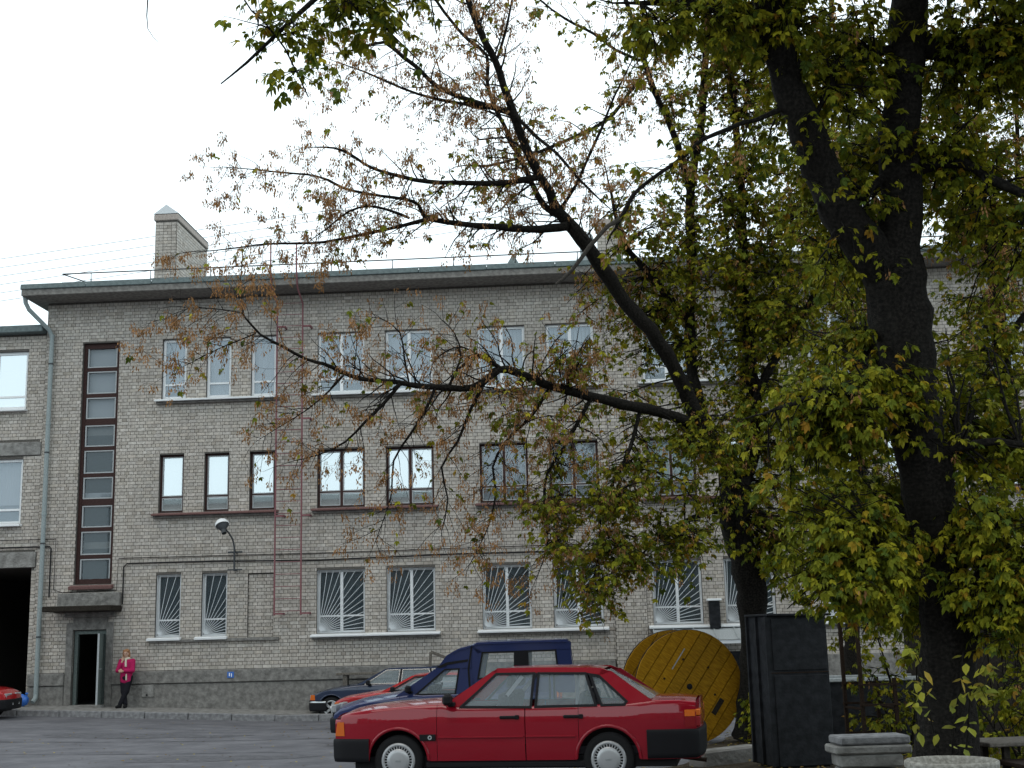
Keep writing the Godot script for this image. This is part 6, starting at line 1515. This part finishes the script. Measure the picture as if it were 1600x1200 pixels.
# ---------- the woman by the door ----------
# joins tapered capsules [a, b, ra, rb] with a smooth minimum and meshes the field as surface nets
func flesh(m: MB, bones: Array, cell: float, blend: float) -> void:
	var lo := Vector3.ONE * 1e9; var hi := -lo
	for q in bones:
		for e in 2:
			var r: float = q[2 + e] + cell * 3
			lo = lo.min(q[e] - Vector3.ONE * r); hi = hi.max(q[e] + Vector3.ONE * r)
	var nx := int((hi.x - lo.x) / cell) + 2; var ny := int((hi.y - lo.y) / cell) + 2; var nz := int((hi.z - lo.z) / cell) + 2
	var F := PackedFloat32Array(); F.resize(nx * ny * nz); F.fill(9.0)
	for q in bones:
		var a: Vector3 = q[0]; var b: Vector3 = q[1]; var pad := maxf(q[2], q[3]) + blend + cell * 2
		var l := ((a.min(b) - Vector3.ONE * pad - lo) / cell).floor(); var h := ((a.max(b) + Vector3.ONE * pad - lo) / cell).ceil()
		var ab := b - a; var L2 := maxf(ab.length_squared(), 1e-9)
		for k in range(maxi(0, int(l.z)), mini(nz, int(h.z) + 1)):
			for j in range(maxi(0, int(l.y)), mini(ny, int(h.y) + 1)):
				for i in range(maxi(0, int(l.x)), mini(nx, int(h.x) + 1)):
					var p := lo + Vector3(i, j, k) * cell
					var t := clampf((p - a).dot(ab) / L2, 0, 1)
					var d := p.distance_to(a + ab * t) - lerpf(q[2], q[3], t)
					var at := i + nx * (j + ny * k); var f := F[at]
					if f > 8: F[at] = d
					else:
						var g := clampf(.5 + .5 * (f - d) / blend, 0, 1)
						F[at] = lerpf(f, d, g) - blend * g * (1 - g)
	var id := {}; var V := PackedVector3Array()
	var step := [1, nx, nx * ny]
	for k in nz - 1:
		for j in ny - 1:
			for i in nx - 1:
				var at := i + nx * (j + ny * k)
				var s := 0; var acc := Vector3(); var n := 0
				for c in 8:
					if F[at + (c & 1) + nx * ((c >> 1) & 1) + nx * ny * (c >> 2)] < 0: s |= 1 << c
				if s == 0 or s == 255: continue
				for c in 8:
					for ax in 3:
						if c & (1 << ax): continue
						var c2 := c | (1 << ax)
						if ((s >> c) & 1) == ((s >> c2) & 1): continue
						var f0 := F[at + (c & 1) + nx * ((c >> 1) & 1) + nx * ny * (c >> 2)]; var f1 := F[at + (c2 & 1) + nx * ((c2 >> 1) & 1) + nx * ny * (c2 >> 2)]
						var p0 := Vector3(c & 1, (c >> 1) & 1, c >> 2); var u := f0 / (f0 - f1)
						p0[ax] += u; acc += p0; n += 1
				id[at] = V.size(); V.append(lo + (Vector3(i, j, k) + acc / n) * cell)
	var N := PackedVector3Array(); N.resize(V.size()); var base := m.v.size()
	for at in id:
		for ax in 3:
			var f0 := F[at]; var f1 := F[at + step[ax]]
			if (f0 < 0) == (f1 < 0): continue
			var u: int = step[(ax + 1) % 3]; var w: int = step[(ax + 2) % 3]
			if not (id.has(at - u) and id.has(at - w) and id.has(at - u - w)): continue
			var a: int = id[at]; var b: int = id[at - u]; var c: int = id[at - u - w]; var d: int = id[at - w]
			if f0 > 0:
				var x := b; b = d; d = x
			var nn := (V[c] - V[a]).cross(V[d] - V[b])
			for e in [a, b, c, d]: N[e] += nn
			m.ix.append_array([base + a, base + c, base + b, base + a, base + d, base + c])
	for i in V.size(): m.v.append(V[i]); m.n.append(N[i].normalized()); m.c.append(Color(1, 1, 1))

func woman() -> void:
	var at := Vector3(-13.47, pave(-13.47, -36.7), -36.62)
	var P := thing("person", "person in magenta jacket and black trousers leaning on the wall, hand at chin", "person", at)
	var hipR := Vector3(.085, .84, -.02); var hipL := Vector3(-.085, .84, -.02)
	var kR := Vector3(.04, .46, .07); var kL := Vector3(-.05, .46, .04); var aR := Vector3(-.1, .075, .16); var aL := Vector3(.03, .075, .08)
	var sR := Vector3(.17, 1.29, -.02); var sL := Vector3(-.17, 1.29, -.02); var eR := Vector3(.21, 1.03, .09); var eL := Vector3(-.21, 1.04, .12)
	var hR := Vector3(-.04, 1.02, .20); var hL := Vector3(-.075, 1.31, .125)
	var body := MB.new()
	var bones := [[Vector3(0, .86, 0), Vector3(0, .95, 0), .13, .115], [Vector3(0, .95, 0), Vector3(0, 1.22, -.01), .11, .13], [Vector3(-.12, 1.27, -.01), Vector3(.12, 1.27, -.01), .075, .075], [Vector3(0, 1.28, 0), Vector3(-.008, 1.42, .02), .055, .05],
		[hipR, kR, .085, .06], [kR, aR, .055, .036], [hipL, kL, .085, .06], [kL, aL, .055, .036], [aR, aR + Vector3(-.03, -.045, .13), .035, .03], [aL, aL + Vector3(.02, -.045, .13), .035, .03],
		[sR, eR, .05, .04], [eR, hR, .038, .027], [sL, eL, .05, .04], [eL, hL, .038, .027]]
	flesh(body, bones, .014, .03)
	# head with brow, nose, chin and ears, turned a little to the camera's right and up
	var H := Vector3(-.01, 1.50, .025)
	flesh(body, [[H + Vector3(0, .025, -.012), H + Vector3(0, .02, .0), .088, .08], [H + Vector3(0, -.03, .02), H + Vector3(0, -.065, .035), .062, .04], [H + Vector3(.004, .015, .085), H + Vector3(.006, -.016, .105), .011, .013], [H + Vector3(-.03, .03, .072), H + Vector3(.03, .03, .072), .016, .016], [H + Vector3(-.014, -.042, .078), H + Vector3(.018, -.042, .078), .011, .011], [H + Vector3(-.085, .01, -.005), H + Vector3(-.085, -.02, 0), .016, .011], [H + Vector3(.085, .01, -.005), H + Vector3(.085, -.02, 0), .016, .011]], .006, .02)
	# hands: palm and five bent fingers each
	for g in [[hR, Vector3(-1, .06, .12), Vector3(0, 1, .0), Vector3(0, .2, .4)], [hL, Vector3(.28, .95, .0), Vector3(-1, .25, 0), Vector3(.25, .2, .5)]]:
		var f: Vector3 = g[1].normalized(); var s: Vector3 = (g[2] - f * f.dot(g[2])).normalized(); var up := f.cross(s)
		var o: Vector3 = g[0]
		var hb := [[o + s * .02 + f * .02, o + s * .022 + f * .07, .02, .016], [o - s * .02 + f * .02, o - s * .022 + f * .07, .02, .016], [o + f * .015, o + f * .07, .022, .017]]
		for k in 4:
			var r := o + f * .075 + s * (.028 - .0185 * k); var ln: float = [.045, .055, .05, .038][k]
			var k1 := r + (f * .9 + up * .3).normalized() * ln * .55
			hb.append([r, k1, .0085, .008]); hb.append([k1, k1 + (f * .7 + up * .75).normalized() * ln * .5, .008, .0065])
		var th := o + s * .03 + f * .02
		hb.append([th, th + (s * .7 + f * .7).normalized() * .035, .0105, .009]); hb.append([th + (s * .7 + f * .7).normalized() * .035, th + (s * .35 + f * 1.3).normalized() * .062, .009, .0075])
		flesh(body, hb, .005, .008)
	part("body", body, M.skin, P)
	var m := MB.new()
	flesh(m, [[Vector3(-.05, .76, 0), Vector3(-.05, .95, 0), .12, .12], [Vector3(.05, .76, 0), Vector3(.05, .95, 0), .12, .12], [Vector3(0, .95, 0), Vector3(0, 1.22, -.01), .15, .155], [Vector3(-.13, 1.25, -.01), Vector3(.13, 1.25, -.01), .09, .09], [sR, eR, .075, .062], [eR, hR.lerp(eR, .22), .06, .045], [sL, eL, .075, .062], [eL, hL.lerp(eL, .3), .06, .045]], .014, .025)
	part("jacket", m, M.jacket, P)
	m = MB.new()
	flesh(m, [[Vector3(0, .84, 0), Vector3(0, .9, 0), .14, .13], [hipR, kR, .105, .08], [kR, aR + Vector3(0, .03, 0), .078, .06], [hipL, kL, .105, .08], [kL, aL + Vector3(0, .03, 0), .078, .06]], .014, .025)
	part("trousers", m, M.trousers, P)
	for a in [[aR, Vector3(-.035, -.035, .15)], [aL, Vector3(.025, -.035, .15)]]:
		m = MB.new(); flesh(m, [[a[0] + Vector3(0, .02, -.03), a[0] + Vector3(0, -.03, -.03), .048, .045], [a[0] + Vector3(0, -.02, 0), a[0] + a[1], .05, .042]], .01, .02); part("shoe", m, M.black, P)
	m = MB.new(); flesh(m, [[Vector3(-.07, 1.37, .02), Vector3(0, 1.355, .075), .035, .035], [Vector3(.07, 1.37, .02), Vector3(0, 1.355, .075), .035, .035], [Vector3(-.07, 1.37, .02), Vector3(.07, 1.37, -.03), .035, .035], [Vector3(.01, 1.35, .11), Vector3(.03, 1.16, .15), .028, .03], [Vector3(.045, .93, .13), Vector3(.045, .78, .125), .022, .024]], .011, .015); part("scarf", m, M.scarf, P)
	m = MB.new(); flesh(m, [[H + Vector3(0, .05, -.03), H + Vector3(0, .02, -.045), .092, .09], [H + Vector3(-.05, .07, .025), H + Vector3(.05, .075, .025), .045, .045], [H + Vector3(-.085, .03, -.01), H + Vector3(-.08, -.1, -.02), .03, .026], [H + Vector3(.085, .03, -.01), H + Vector3(.085, -.1, -.02), .03, .026]], .009, .02); part("hair", m, M.hair, P)
	for s in [-1.0, 1.0]:
		m = MB.new(); m.lathe([Vector2(.001, -.006), Vector2(.007, -.002), Vector2(.006, .004), Vector2(.001, .006)], Transform3D(Basis(), H + Vector3(.028 * s + .003, .008, .079)), 8); part("eye", m, M.black, P)
